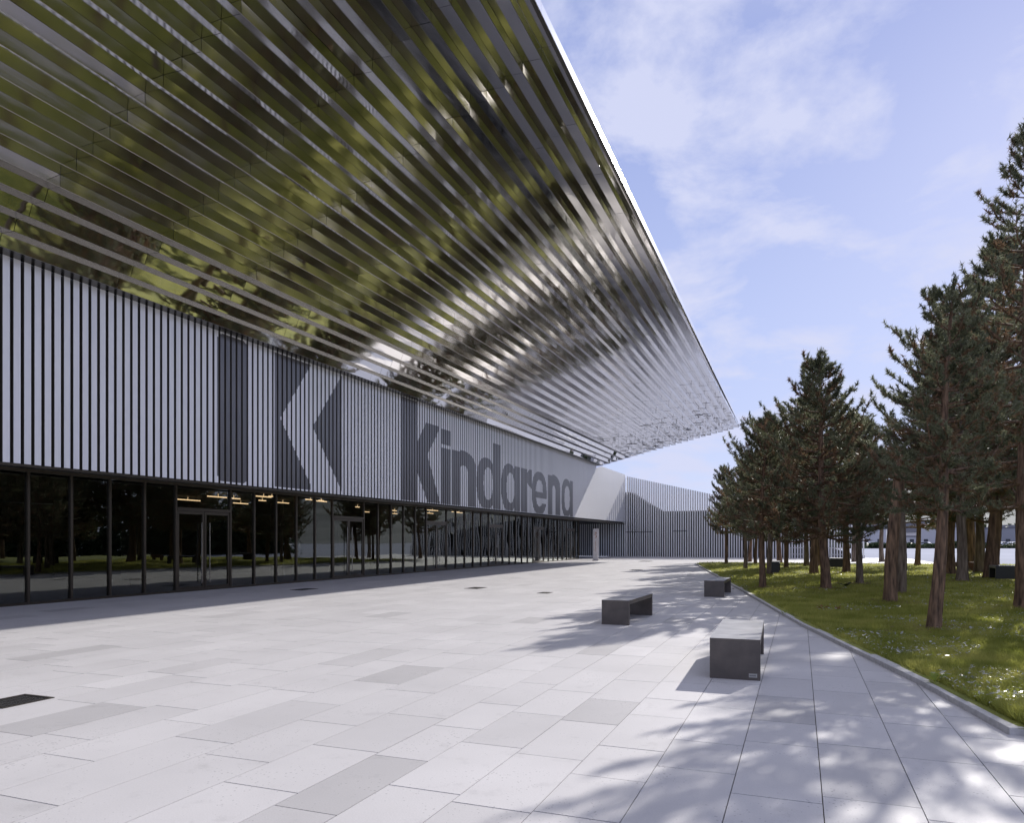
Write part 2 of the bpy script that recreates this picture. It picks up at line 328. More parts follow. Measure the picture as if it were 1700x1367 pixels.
# lawn with a low mound
def hn(x, y): return math.sin(x * 0.9 + y * 0.31) * math.cos(y * 0.53 - x * 0.2) * 0.5 + math.sin(x * 2.1 + 1.3) * math.sin(y * 1.7 + x) * 0.25
NORTH = 53.5
def zl(x, y):
    d = min(x - kx(y), (y - 7.1) , NORTH + 0.12 * (x + 6) - y)
    return 0.060 + 0.13 * (1 - math.exp(-max(d, 0) / 4.0)) + 0.05 * hn(x, y) * min(1, max(d, 0) / 1.5)
ys = np.concatenate([np.arange(7.1, 20, 0.35), np.arange(20, 61, 0.8)])
rows = []
for y in ys:
    x0 = kx(min(y, 52.1)) + (0 if y <= 52.1 else (y - 52.1) * 4)
    x0 = max(x0, -40)
    xs = x0 + (np.linspace(0, 1, 60) ** 1.8) * (30 - x0)
    rows.append([(x, y, zl(x, y)) for x in xs])
rows = [[(x, y, z) if y <= NORTH + 0.12 * (x + 6) else (x, NORTH + 0.12 * (x + 6), 0.08) for x, y, z in r] for r in rows]
Vl = np.array(rows).reshape(-1, 3); n = 60
Fl = np.array([(r * n + c, r * n + c + 1, (r + 1) * n + c + 1, (r + 1) * n + c) for r in range(len(ys) - 1) for c in range(n - 1)])
tag(np_mesh('lawn', Vl, Fl, ['soil'], smooth=True), 'grassy mound under the pine trees inside the pale kerb', kind='structure')

# kerb: stones along the lawn edge
km = MB()
def kerb_run(a, b_, seg=1.0, w=0.13, h=0.06):
    a = Vector((*a, 0)); b_ = Vector((*b_, 0)); d = b_ - a; Ln = d.length; d.normalize(); nrm = Vector((d.y, -d.x, 0))
    k = max(1, round(Ln / seg)); st = Ln / k
    for i in range(k):
        c = a + d * (st * (i + 0.5)) + nrm * 0.0
        km.obox(c + Vector((0, 0, h / 2 - 0.01 + random.uniform(-.003, .003))), d * (st / 2 - 0.004), nrm * w / 2, Vector((0, 0, h / 2 + 0.01)))
for a, b_ in zip(KERB, KERB[1:]): kerb_run(a, b_)
kerb_run((1.75, 7.06), (12, 6.2)); kerb_run((-6.77, 52.2), (30, 57.6))
kb = km.build('kerb', 'kerb'); tag(kb, 'low pale stone kerb edging the grass', kind='structure')
bv = kb.modifiers.new('b', 'BEVEL'); bv.width = 0.008; bv.segments = 2

# ------------------------------------------------------------------ arena building
arena = empty('arena_building', (XC, 30, 0))
tag(arena, 'long sports arena with white slatted cladding, glass ground floor and mirror steel canopy', 'arena')
def part(mb, name, mats, parent=None, smooth=False):
    o = mb.build(name, mats, None, smooth); p = parent or arena
    o.parent = p; o.matrix_parent_inverse = Matrix.Translation(arena.location).inverted() if p is arena else Matrix.Identity(4)
    return o
def zb(y): return 3.42 + 0.0026 * max(0, y - 11)
def zt(y): return 8.185 + 0.0058 * max(-25, y - 11)
Yp = lambda x: fac(x)[0]
Y0F, Y1F = -12.0, 75.3
# painted shapes on the slats
def ell(y, z, cy, cz, ry, rz, p_=2.3): return abs((y - cy) / ry) ** p_ + abs((z - cz) / rz) ** p_ <= 1
GL = {k: Yp(v) for k, v in dict(b1=361, b2=411, p1=456, p2=515, v1=465, q1=568, v2=519, K1=667, K2=692, Ka=707, Kb=728.5, Kn=710.4, Kc=709, i1=730, i2=748, n1=751, n1b=763.5, n2=790, nc=776.5, d1=791, dc1=803, dc2=818, d2=831, a1=832, ac1=841, ac2=854, a2=863, r1=864.5, r1b=875, r2=882.3, e1=882.8, ec1=890.5, ec2=900, e2=907.6, m1=909.7, m1b=916.6, mc=922, m2=930, z1=932, zc1=937, zc2=946, z2=951).items()}
XH, BL = 6.42, 3.58
def logo(y, z):
    if GL['b1'] <= y <= GL['b2']:
        c = 0.22; yl, yr = GL['b1'] + c, GL['b2'] - c; zl_, zh = zb(y) + 0.06 + c, zt(y) - 0.06 - c
        dy = max(yl - y, 0, y - yr); dz = max(zl_ - z, 0, z - zh)
        return dy * dy + dz * dz <= c * c
    if GL['p1'] <= y <= GL['p2']:
        if z > zt(y) - 0.05 or z < zb(y) + 0.05: return False
        k = (GL['p2'] - GL['v1']) / 2.20
        return y <= max(GL['v1'] + 0.03, GL['v1'] + abs(z - 5.93) * k)
    if GL['v2'] <= y <= GL['q1']: return abs(z - 5.9) <= (y - GL['v2']) * 2.34 / (GL['q1'] - GL['v2'])
    return False
def arch(y, z, s1, s1b, c2, e2):        # lower-case n
    if s1 <= y <= s1b: return BL - .12 <= z <= XH
    if s1b < y <= e2:
        if z < BL - .12: return False
        ry = (e2 - s1) * 0.62; ok = z <= 5.6 or ell(y, z, e2 - ry, 5.6, ry, 0.92)
        inner = y < c2 and (z < 5.3 or ell(y, z, (s1b + c2) / 2, 5.3, (c2 - s1b) / 2, 0.42))
        return ok and not inner
    return False
def bowl(y, z, l, c1, c2, r, asc=None):
    if c2 <= y <= r: return BL - .12 <= z <= (asc or XH)
    if l <= y < r:
        o_ = ell(y, z, (l + c2) / 2 + (c2 - l) * .10, 4.97, (c2 - l) * 0.60, 1.50); i_ = ell(y, z, (c1 + c2) / 2, 4.97, (c2 - c1) / 2, 0.95)
        return o_ and not i_
    return False
def letters(y, z):
    g = GL
    if z > zt(y) - .02 or z < zb(y) + 0.02: return -1
    if g['K1'] <= y <= g['K2']: return 0
    if g['K2'] < y <= g['Kb'] + 0.3:
        if z >= 5.75:   # rising arm
            lo_ = 6.30 + (y - g['K2']) * 1.08 / (g['Ka'] - g['K2']) if y < g['Ka'] else 99
            up = min(lo_, 7.40); dn = 5.9 + max(0, (y - g['Kn'])) * 1.3 / (g['Kb'] - g['Kn'])
            if z <= up and z >= dn and y <= g['Kb']: return 0
            if y <= g['Kn'] + .0 and z <= up: return 0
            return -1
        w = (5.75 - z) / (5.75 - BL)
        left = g['K2'] - .15 + max(0, (5.15 - z)) / (5.15 - BL) * (g['Kc'] - g['K2'] + .15)
        right = g['Kn'] + w * (g['Kb'] + .1 - g['Kn'])
        return 0 if left <= y <= right else -1
    if g['i1'] <= y <= g['i2']: return 1 if (z <= XH - 0.03 or 6.58 <= z <= 7.36) else -1
    for k, (s1, s1b, c2, e2) in enumerate(((g['n1'], g['n1b'], g['nc'], g['n2']), (g['m1'], g['m1b'], g['mc'], g['m2']))):
        if s1 <= y <= e2: return (2 if k == 0 else 7) if arch(y, z, s1, s1b, c2, e2) else -1
    if g['d1'] <= y <= g['d2']: return 3 if bowl(y, z, g['d1'], g['dc1'], g['dc2'], g['d2'], 7.45) else -1
    if g['a1'] <= y <= g['a2']: return 4 if bowl(y, z, g['a1'], g['ac1'], g['ac2'], g['a2']) else -1
    if g['z1'] <= y <= g['z2']: return 8 if bowl(y, z, g['z1'], g['zc1'], g['zc2'], g['z2']) else -1
    if g['r1'] <= y <= g['r1b']: return 5 if z <= XH else -1
    if g['r1b'] < y <= g['r2']: return 5 if (z >= 5.35 + .35 * (g['r2'] - y) / (g['r2'] - g['r1b']) - .2 and z <= XH + .04 - 0.28 * max(0, 1 - (y - g['r1b']) / .5)) else -1
    if g['e1'] <= y <= g['e2']:
        cy = (g['e1'] + g['e2']) / 2; ry = (g['e2'] - g['e1']) / 2
        if not ell(y, z, cy, 4.97, ry, 1.5): return -1
        if ell(y, z, cy, 4.97, ry * .48, 0.93) and not (4.62 <= z <= 5.06): return -1
        if y > cy and 4.28 <= z <= 4.62: return -1
        return 6
    return -1
LET = ['K', 'i', 'n', 'd', 'a', 'r', 'e', 'n', 'a']
PIT, SW, SD = 0.25, 0.165, 0.11
scr = MB(); logo_m = MB(); let_m = [MB() for _ in range(9)]
dzc = 0.03
y = Y0F
while y < Y1F - SW:
    z0, z1 = zb(y), zt(y)
    scr.box(XC - SD, XC - 0.002, y, y + SW, z0, z1, 1, 'xyYzZ')     # dark flanks and back
    incl = (GL['b1'] - .3 < y < GL['q1'] + .3) or (GL['K1'] - .3 < y < GL['z2'] + .3)
    if not incl: scr.quad((XC, y, z0), (XC, y + SW, z0), (XC, y + SW, z1), (XC, y, z1), 0)
    else:
        nc = 3
        for c in range(nc):
            ya, yb = y + SW * c / nc, y + SW * (c + 1) / nc; ym = (ya + yb) / 2
            st = z0; cur = None; z = z0
            while True:
                zz = z + dzc / 2; k = None
                if z < z1: k = 100 if logo(ym, zz) else letters(ym, zz)
                if k != cur or z >= z1:
                    if cur is not None and z > st:
                        tgt = scr if cur == -1 else (logo_m if cur == 100 else let_m[cur]); e_ = min(z, z1)
                        tgt.quad((XC, ya, st), (XC, yb, st), (XC, yb, e_), (XC, ya, e_), 0)
                    st = z; cur = k
                if z >= z1: break
                z += dzc
    y += PIT
scr.box(XC - SD - 0.02, XC - SD, Y1F - 0.02, Y1F, 3.6, 8.5, 0)
screen = part(scr, 'cladding_screen', ['slat_white', 'slat_side'])
o = part(logo_m, 'logo', 'slat_grey', screen); o['label'] = 'dark grey emblem of a bar and a split K shape'
for k in range(9):
    o = part(let_m[k], 'letter', 'slat_grey', screen); o['label'] = 'dark grey painted letter ' + LET[k]
# wall behind the slats, bottom closing soffit, end cheek
wb = MB(); wb.quad((XC - .3, Y0F, 3.5), (XC - .3, Y1F, 3.5), (XC - .3, Y1F, 8.48), (XC - .3, Y0F, 8.1)); wb.quad((XC - .5, Y0F, 3.5), (XC - .5, Y1F, 3.5), (XC - .5, Y1F, 8.40), (XC - .5, Y0F, 8.1)); part(wb, 'backing_wall', 'backing')
cp = MB(); cp.box(XC - 0.12, XC + 0.012, Y0F, Y1F, 3.36, 3.415, 0); part(cp, 'bottom_trim', 'bronze')
ec = MB(); ec.box(-40, XC - 0.002, Y1F + 0.001, Y1F + 0.12, 3.5, 8.52); part(ec, 'end_wall', 'slat_white')
un = MB(); un.box(-40, XC - 0.14, Y0F, Y1F - .01, 3.42, 3.49); part(un, 'lobby_ceiling', 'backing')
# roof
XE0, XE1, ZE = -5.42, -5.95, 13.9
Z0 = 8.16; NS = 24
YN, YT = -14.0, 79.0
def yend(x): return 63.6 + (x - XC) * (YT - 63.6) / (XE1 - XC)
rf = MB(); ty = YN
rf.poly([(XE0, YN, ZE + .25), (XE1, YT, ZE + .25), (XC, 63.6, 8.50), (-45, 40, 15.5), (-45, YN, 15.5)])
rf.poly([(XC - .1, 63.6, 8.40), (XC - 0.3, Y1F, 8.42), (-45, Y1F, 8.6), (-45, 40, 15.5)])
part(rf, 'roof', 'roof')
ed = MB(); ed.quad((XE1, YT, ZE), (XC, 63.55, Z0), (XC, 63.6, 8.60), (XE1, YT, ZE + .25)); part(ed, 'canopy_end_edge', 'fascia')
fa = MB(); SEG = 3.0
yy = YN
def xe(y): return XE0 + (XE1 - XE0) * (y - YN) / (YT - YN)
while yy < YT:
    y2 = min(yy + SEG, YT)
    fa.quad((xe(yy), yy + .004, ZE - .006), (xe(y2), y2 - .004, ZE - .006), (xe(y2), y2 - .004, ZE + .25), (xe(yy), yy + .004, ZE + .25)); yy = y2
fa.quad((xe(YN) - .02, YN, ZE - .006), (xe(YT) - .02, YT, ZE - .006), (xe(YT), YT, ZE - .006), (xe(YN), YN, ZE - .006))
part(fa, 'canopy_fascia', 'fascia')
# stepped soffit
sf = MB(); rs = random.Random(5)
_q = sf.quad
def sq(a, b, c, d, mi=0):
    def f(p):      # the whole soffit climbs a little towards the far end, less so at the outer edge
        w = max(0.0, min(1.0, (p[0] - XE1) / (XC - XE1))); return (p[0], p[1], p[2] + 0.0058 * (p[1] - 11) * w)
    _q(f(a), f(b), f(c), f(d), mi)
sf.quad = sq
LEAN = {0: .085, 1: .10, 2: .11, 3: .12}; TA = math.tan(R(3.0)); pw = (-5.4 - XC) / NS; ph = (ZE - Z0) / NS
for k in range(NS):
    xa, xb = XC + k * pw, XC + (k + 1) * pw; z = Z0 + k * ph
    if k == 0: xa = XC - 0.06
    last = k == NS - 1
    yy = 10.85 - 9 * SEG
    while yy < yend(xb):
        y2 = min(yy + SEG, yend(xb)) 
        if y2 - yy < .05: break
        if yy > 48: y2 = min(yy + 1.0, yend(xb))
        jt = 1 + max(0, (yy - 50) / 28) * 9
        gp = 0.006; t1 = rs.gauss(0, 0.0014) * jt; t2 = rs.gauss(0, 0.0014) * jt; t3 = rs.gauss(0, .0025) * jt
        XA, XB, XB2 = xa + .004 + LEAN.get(k - 1, 0), xb, xb
        if last: XB, XB2 = xe(yy) - .003, xe(y2) - .003
        zi = z + (xb - xa) * TA
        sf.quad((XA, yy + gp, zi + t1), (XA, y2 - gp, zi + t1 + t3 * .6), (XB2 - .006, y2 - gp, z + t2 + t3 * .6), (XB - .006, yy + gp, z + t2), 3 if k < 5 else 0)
        if not last:
            q1, q2 = rs.gauss(0, .0014) * jt, rs.gauss(0, .0014) * jt + LEAN.get(k, 0)
            sf.quad((xb + q1, yy + gp, z + .004), (xb + q1, y2 - gp, z + .004), (xb + q2, y2 - gp, z + ph + pw * TA), (xb + q2, yy + gp, z + ph + pw * TA), 1)
            sf.quad((xb - .006, yy, z - .004), (xb - .006, y2, z - .004), (xb + .003, y2, z + .003), (xb + .003, yy, z + .003), 2)
        yy = y2
    # closing cheek of each step at the far end
    sf.quad((xa, yend(xb), z), (xb, yend(xb), z), (xb, yend(xb), z + ph), (xa, yend(xb), z + ph), 2)
part(sf, 'canopy_soffit', ['tread', 'riser', 'lip', 'dark_reflection'])
bk = MB(); bk.quad((XC - .2, -16, Z0 + .25), (XC - .2, 63.5, Z0 + .5), (XE1 - .1, YT - .1, ZE + .24), (XE0 - .1, -16, ZE + .24)); part(bk, 'canopy_void', 'backing')
# glazed ground floor
XG = -18.05; MOD = 1.165; YD = 17.22; ZTOP = 3.40
mull = []; k0 = -22
ys_m = []; doors = []
k = -22
while True:
    ym = YD + k * MOD
    if ym > 62.6: break
    if k % 7 == 0: doors.append(ym)
    if k % 7 != 1: ys_m.append(ym)
    k += 1
for ym in ys_m:
    mm = MB(); mm.box(XG - .09, XG + .05, ym - .035, ym + .035, 0, ZTOP + .05); part(mm, 'mullion', 'bronze')
YGE = ys_m[-1]
sill = MB(); sill.box(XG - .06, XG + .06, ys_m[0], YGE, -.01, .07); part(sill, 'sill_rail', 'bronze')
hd = MB(); hd.box(XG - .06, XG + .045, ys_m[0], YGE, ZTOP - .06, ZTOP + .08); part(hd, 'head_rail', 'bronze')
tl_ = MB(); tl_.box(XG - .05, XG + .03, ys_m[0], YGE, 2.62 , 2.66)
for a, b_ in zip(ys_m, ys_m[1:]):
    isdoor = any(abs(a - d) < .01 for d in doors)
    pm = MB(); tlt = random.gauss(0, .0012)
    zlo = 2.66 if isdoor else .07
    pm.quad((XG - tlt, a + .035, zlo), (XG + tlt, b_ - .035, zlo), (XG + tlt, b_ - .035, ZTOP - .06), (XG - tlt, a + .035, ZTOP - .06))
    part(pm, 'window', 'glass')
    if isdoor:
        dm = MB(); dm.box(XG - .07, XG + .055, a + .035, b_ - .035, 2.56, 2.66); dr = part(dm, 'double_door', 'bronze')
        mid = (a + b_) / 2
        for (ya, yb) in ((a + .045, mid - .01), (mid + .01, b_ - .045)):
            lm = MB(); w = .075
            lm.box(XG - .03, XG + .03, ya, ya + w, .03, 2.55); lm.box(XG - .03, XG + .03, yb - w, yb, .03, 2.55)
            lm.box(XG - .03, XG + .03, ya + w, yb - w, .03, .15); lm.box(XG - .03, XG + .03, ya + w, yb - w, 2.46, 2.55)
            part(lm, 'door_leaf', 'bronze', dr)
            gm_ = MB(); gm_.quad((XG, ya + w, .15), (XG, yb - w, .15), (XG, yb - w, 2.46), (XG, ya + w, 2.46)); part(gm_, 'door_pane', 'glass', dr)
            yh = (yb - .16) if ya < mid - .5 else (ya + .16)
            hm = MB(); hm.tube([(XG + .09, yh, .25), (XG + .09, yh, 2.2)], [.017, .017], 8)
            for zz in (.35, 2.1): hm.tube([(XG + .02, yh, zz), (XG + .09, yh, zz)], [.01, .01], 6)
            part(hm, 'door_handle', 'handle', dr)
# lobby inside
lb = MB(); lb.quad((-34, Y0F, .004), (XG, Y0F, .004), (XG, YGE, .004), (-34, YGE, .004)); part(lb, 'lobby_floor', 'room_floor')
lb = MB(); lb.box(-34.2, -34, Y0F, YGE, 0, 3.4); lb.box(-34, XG - .1, YGE, YGE + .15, 0, 3.42); lb.box(-34, XG - .1, Y0F - .2, Y0F, 0, 3.42)
for yc in np.arange(-6, 60, 8.2): lb.box(-22.4, -22.0, yc, yc + .4, 0.01, 3.40)
lb.box(-30, -26, 22, 30, .01, 3.39); lb.box(-31, -28, 40, 47, .01, 3.39)
part(lb, 'lobby_wall', 'dark_room')
# ceiling tube lamps seen through the glass
tubes = [((294, 829), (329, 832)), ((350, 824), (374, 827)), ((384, 827), (392, 829)), ((384, 835.5), (415, 837)), ((424, 824), (451, 826)), ((432, 831), (439, 832)), ((460, 834.5), (479, 836)), ((525, 822), (534, 823)), ((525, 832), (542, 833.5)), ((582, 827.5), (598, 829)), ((591, 842), (596, 842.5)), ((605, 829.5), (612, 830)), ((605, 850), (622, 851.5)), ((651, 848), (659, 848.5)), ((652, 853), (659, 853.5)), ((709, 847), (727, 848.5)), ((709, 852), (717, 853)), ((757, 851), (767, 852)), ((811, 849), (822, 850))]
def on_z(x, y, z):
    r = ray(x, y); tt = (z - CAMH) / r.z; return Vector((r.x * tt, r.y * tt, z))
tw = ['first', 'second', 'third', 'fourth', 'fifth', 'sixth', 'seventh', 'eighth', 'ninth', 'tenth', 'eleventh', 'twelfth', 'thirteenth', 'fourteenth', 'fifteenth', 'sixteenth', 'seventeenth', 'eighteenth', 'nineteenth']
for i, (a, b_) in enumerate(tubes):
    A, B = on_z(*a, 3.30), on_z(*b_, 3.30)
    c = (A + B) / 2; ln = max(.35, min(abs(B.y - A.y), 2.4))
    if c.x > XG - .3: c.x = XG - .6
    tb = MB(); tb.box(-.018, .018, -ln / 2, ln / 2, -.02, .02); tb.box(-.006, .006, -.006, .006, .0205, .115, 0)
    o = tb.build('tube_lamp', 'tube'); o.location = c
    tag(o, f'{tw[i]} glowing warm ceiling tube behind the glass, counting from the left', 'ceiling lamp', 'warm tube lamps inside the lobby')

# ------------------------------------------------------------------ slatted wing wall at the far end of the plaza
wing = empty('slatted_wing_wall', (-10, 75, 0)); tag(wing, 'tall wall of upright pale slats closing the far end of the plaza', 'wall')
WP = [(-34, 77.6), (at(985, 900, 77.2).x, at(985, 900, 77.2).y), (at(1038, 900, 76.2).x, at(1038, 900, 76.2).y + .4), (at(1200, 900, 71.5).x, at(1200, 900, 71.5).y), (at(1322, 900, 68.5).x, at(1322, 900, 68.5).y), (at(1436, 900, 66.5).x, at(1436, 900, 66.5).y)]
def wing_top(p):      # slat tops follow the line measured on the photo
    q = Vector((p[0], p[1], 0)); dx, dy = q.x, q.y
    a = dx * cyaw + dy * syaw; d = -dx * syaw + dy * cyaw; xpx = CX + FPX * a / d
    yp = 791 + 0.2125 * (xpx - 1040) if xpx > 1030 else 789
    prof = [(900, 815), (1042, 817), (1052, 820), (1075, 835), (1100, 849), (1140, 848.5), (1176, 847.5), (1185, 852), (1200, 860), (1330, 878), (1362, 905), (1400, 915), (1436, 926)]
    yb_ = np.interp(xpx, [q_[0] for q_ in prof], [q_[1] for q_ in prof])
    return CAMH + (HOR - yp) / FPX * d, CAMH + (HOR - yb_) / FPX * d
sm_, bm_, rm_ = MB(), MB(), MB()
for (xa, ya), (xb, yb) in zip(WP, WP[1:]):
    a = Vector((xa, ya, 0)); b_ = Vector((xb, yb, 0)); d = b_ - a; Ln = d.length; d.normalize(); nb_ = Vector((-d.y, d.x, 0))
    k = int(Ln / .235)
    for i in range(k):
        c = a + d * ((i + .5) * Ln / k); zt_, zbk = wing_top(c); zt_ = max(zt_, 1.8)
        hh = zt_ / 2
        sm_.obox(c + Vector((0, 0, hh)) - nb_ * .008, d * .062, nb_ * .006, Vector((0, 0, hh)), 0)
        sm_.obox(c + Vector((0, 0, hh)) + nb_ * .092, d * .050, nb_ * .09, Vector((0, 0, hh - .01)), 1)
        c2 = c + nb_ * .55; h2 = max(.3, min(zbk, zt_ - .3)) / 2
        bm_.obox(c2 + Vector((0, 0, h2)), d * (Ln / k / 2 + .02 + .001 * (i % 2)), nb_ * (.10 + .002 * (i % 2)), Vector((0, 0, h2)), 0)
o = sm_.build('slat_screen', ['slat_white', 'slat_side'], None); o.parent = wing; o.matrix_parent_inverse = Matrix.Translation(wing.location).inverted()
o = bm_.build('backing_wall', 'backing', None); o.parent = wing; o.matrix_parent_inverse = Matrix.Translation(wing.location).inverted()
# thin dark door heads in the wing
for (x1, x2, yy_) in ((1038, 1084, 884), (1118, 1140, 882.5)):
    A = at(x1, yy_, 75.0 if x1 < 1100 else 73.4); B = at(x2, yy_ - .5, 74.0 if x1 < 1100 else 72.9)
    dm = MB(); dm.tube([A, B], [.035, .035], 6); o = dm.build('door_head', 'backing'); o.parent = wing; o.matrix_parent_inverse = Matrix.Translation(wing.location).inverted()

# railing beyond the wing
rl = empty('railing', tuple(ground(1380, 926))); tag(rl, 'thin pale metal handrail in front of the slats, seen between the pine trunks', 'railing')
pa, pb = at(1312, 900, 66), at(1402, 900, 64); rm = MB(); d = (pb - pa); d.z = 0; Ln = d.length; d.normalize(); nb_ = Vector((-d.y, d.x, 0))
def addr(mb, nm, mtn):
    o = mb.build(nm, mtn); o.parent = rl; o.matrix_parent_inverse = Matrix.Translation(rl.location).inverted()
nbr = 4
for i in range(nbr + 1):
    c = pa + d * (i * Ln / nbr); hh = .5
    rm = MB(); rm.obox((c.x, c.y, hh), d * .03, nb_ * .02, (0, 0, hh)); addr(rm, 'post', 'rail')
for zz in (.42, 1.0):
    rm = MB(); rm.obox(((pa.x + pb.x) / 2, (pa.y + pb.y) / 2 - .06, zz), d * Ln / 2, nb_ * .02, (0, 0, .035)); addr(rm, 'rail', 'rail')

# ------------------------------------------------------------------ totem
tp = ground(989, 931.5); totem = empty('totem_sign', tp, R(8)); tag(totem, 'narrow white totem sign standing near the end of the glass front', 'sign')
m = MB(); m.box(-.21, .21, -.07, .07, .05, 2.62); o = m.build('panel', 'totem', totem); bv = o.modifiers.new('b', 'BEVEL'); bv.width = .012; bv.segments = 2
m = MB(); m.box(-.26, .26, -.16, .16, 0, .05); m.build('base_plate', 'lip', totem)
m = MB()
for (cx_, cz_, rr) in ((.02, 2.28, .07), (-.03, 2.12, .05), (.05, 1.98, .06), (-.02, 1.86, .035)):
    m.poly([(cx_ + rr * math.cos(a), -.073, cz_ + rr * 1.2 * math.sin(a)) for a in np.linspace(0, 2 * math.pi, 13)[:-1]])
m.build('red_emblem', 'totem_red', totem)
m = MB()
for zz in np.arange(.75, 1.65, .075):
    w = .03 + .012 * math.sin(zz * 37); m.quad((-.03, -.073, zz), (-.03 + w * 2, -.073, zz), (-.03 + w * 2, -.073, zz + .045), (-.03, -.073, zz + .045))
m.build('vertical_marks', 'totem_red', totem)

# ------------------------------------------------------------------ benches
def make_bench(Ln, W=.56, H=.47, T=.075, mt='bench'):
    r = empty('bench')
    def slab(y0, y1, z0, nm):
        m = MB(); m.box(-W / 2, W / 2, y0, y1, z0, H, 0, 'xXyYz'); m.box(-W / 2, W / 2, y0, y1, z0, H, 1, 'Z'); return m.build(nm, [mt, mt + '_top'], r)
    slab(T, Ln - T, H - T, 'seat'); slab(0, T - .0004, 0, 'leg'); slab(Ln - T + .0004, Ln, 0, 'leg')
    return r
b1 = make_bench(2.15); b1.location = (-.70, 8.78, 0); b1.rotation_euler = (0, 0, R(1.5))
m = MB(); m.box(.155, .245, -.004, 0.0005, .035, .078, 0); pl_ = m.build('label_plate', 'plate', b1)
m = MB()
for i in range(6): m.box(.163 + .012 * i, .171 + .012 * i, -.0055, -.0042, .048, .064)
m.build('plate_lettering', 'print_grey', pl_)
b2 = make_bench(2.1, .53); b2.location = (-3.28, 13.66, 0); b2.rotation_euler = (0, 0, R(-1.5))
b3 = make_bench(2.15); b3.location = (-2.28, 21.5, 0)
tag(b1, 'nearest dark concrete bench with a small pale plate at its foot', 'bench', 'dark benches on the plaza')
tag(b2, 'dark concrete bench standing farthest from the lawn, left of the others', 'bench', 'dark benches on the plaza')
tag(b3, 'smallest-looking dark concrete bench right beside the grass kerb', 'bench', 'dark benches on the plaza')
for (px, py, wpx, lab) in ((1287, 949.5, 12, 'black block bench on the lawn behind the trunk left of centre grove'), (1389, 941, 20, 'black block bench on the lawn in front of the pale handrail'), (1673, 960, 34, 'wide black block bench on the lawn at the right edge')):
    g0 = ground(px, py, .3); t_ = (1.3 * FPX) / (py - HOR) ; w = wpx / FPX * t_
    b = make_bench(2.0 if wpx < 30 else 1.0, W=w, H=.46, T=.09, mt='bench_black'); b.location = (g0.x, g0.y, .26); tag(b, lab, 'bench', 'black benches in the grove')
g0 = ground(1596, 945, .3); m = MB(); m.box(-.55, .55, -.12, .12, 0.12, .34); tb = empty('timber_bench', (g0.x, g0.y, .28)); m.build('beam', 'timber', tb)
m = MB(); m.box(-.5, -.38, -.1, .1, -.05, .12); m.build('leg', 'timber', tb); m = MB(); m.box(.38, .5, -.1, .1, -.05, .12); m.build('leg', 'timber', tb)
tag(tb, 'low brown timber beam seat on the lawn behind the thick trunk', 'bench')

# ------------------------------------------------------------------ drain grates
def grate(p, lx, ly, lab):
    r = empty('drain_grate', (p.x, p.y, .004)); m = MB(); f = .03
    m.box(-lx / 2, lx / 2, -ly / 2, -ly / 2 + f, -.012, .004); m.box(-lx / 2, lx / 2, ly / 2 - f, ly / 2, -.012, .004)
    m.box(-lx / 2, -lx / 2 + f, -ly / 2 + f, ly / 2 - f, -.012, .004); m.box(lx / 2 - f, lx / 2, -ly / 2 + f, ly / 2 - f, -.012, .004)
    m.build('frame', 'iron', r)
    m = MB(); k = int(ly / .055)
    for i in range(k):
        yy = -ly / 2 + f + (i + .5) * (ly - 2 * f) / k
        n3 = 8
        for j in range(n3):
            xx = -lx / 2 + f + (j + .5 + .25 * (i % 2)) * (lx - 2 * f) / n3 - .01
            m.box(xx - lx * .035, xx + lx * .035, yy - .008, yy + .008, -.003, .002)
    m.build('grille', 'handle', r)
    m = MB(); m.quad((-lx / 2 + f, -ly / 2 + f, -.003), (lx / 2 - f, -ly / 2 + f, -.003), (lx / 2 - f, ly / 2 - f, -.003), (-lx / 2 + f, ly / 2 - f, -.003)); m.build('pit', 'backing', r)
    tag(r, lab, 'drain', 'drain grates in the plaza')
grate(Vector((-7.29, 4.94, 0)), .44, .52, 'large dark perforated drain grate at the left edge of the plaza')
grate(ground(505, 979.3), .5, .85, 'drain grate lying close to the first glass doors')
grate(ground(790, 977), .5, .85, 'drain grate in the middle of the plaza below the K of the lettering')
grate(ground(905, 985), .35, .55, 'small drain grate right of the middle one')
grate(ground(1072, 932.5), .9, 1.6, 'farthest drain grate near the slatted wing wall')
grate(ground(1056, 947), .6, .9, 'thin drain grate in the distance short of the wing wall')

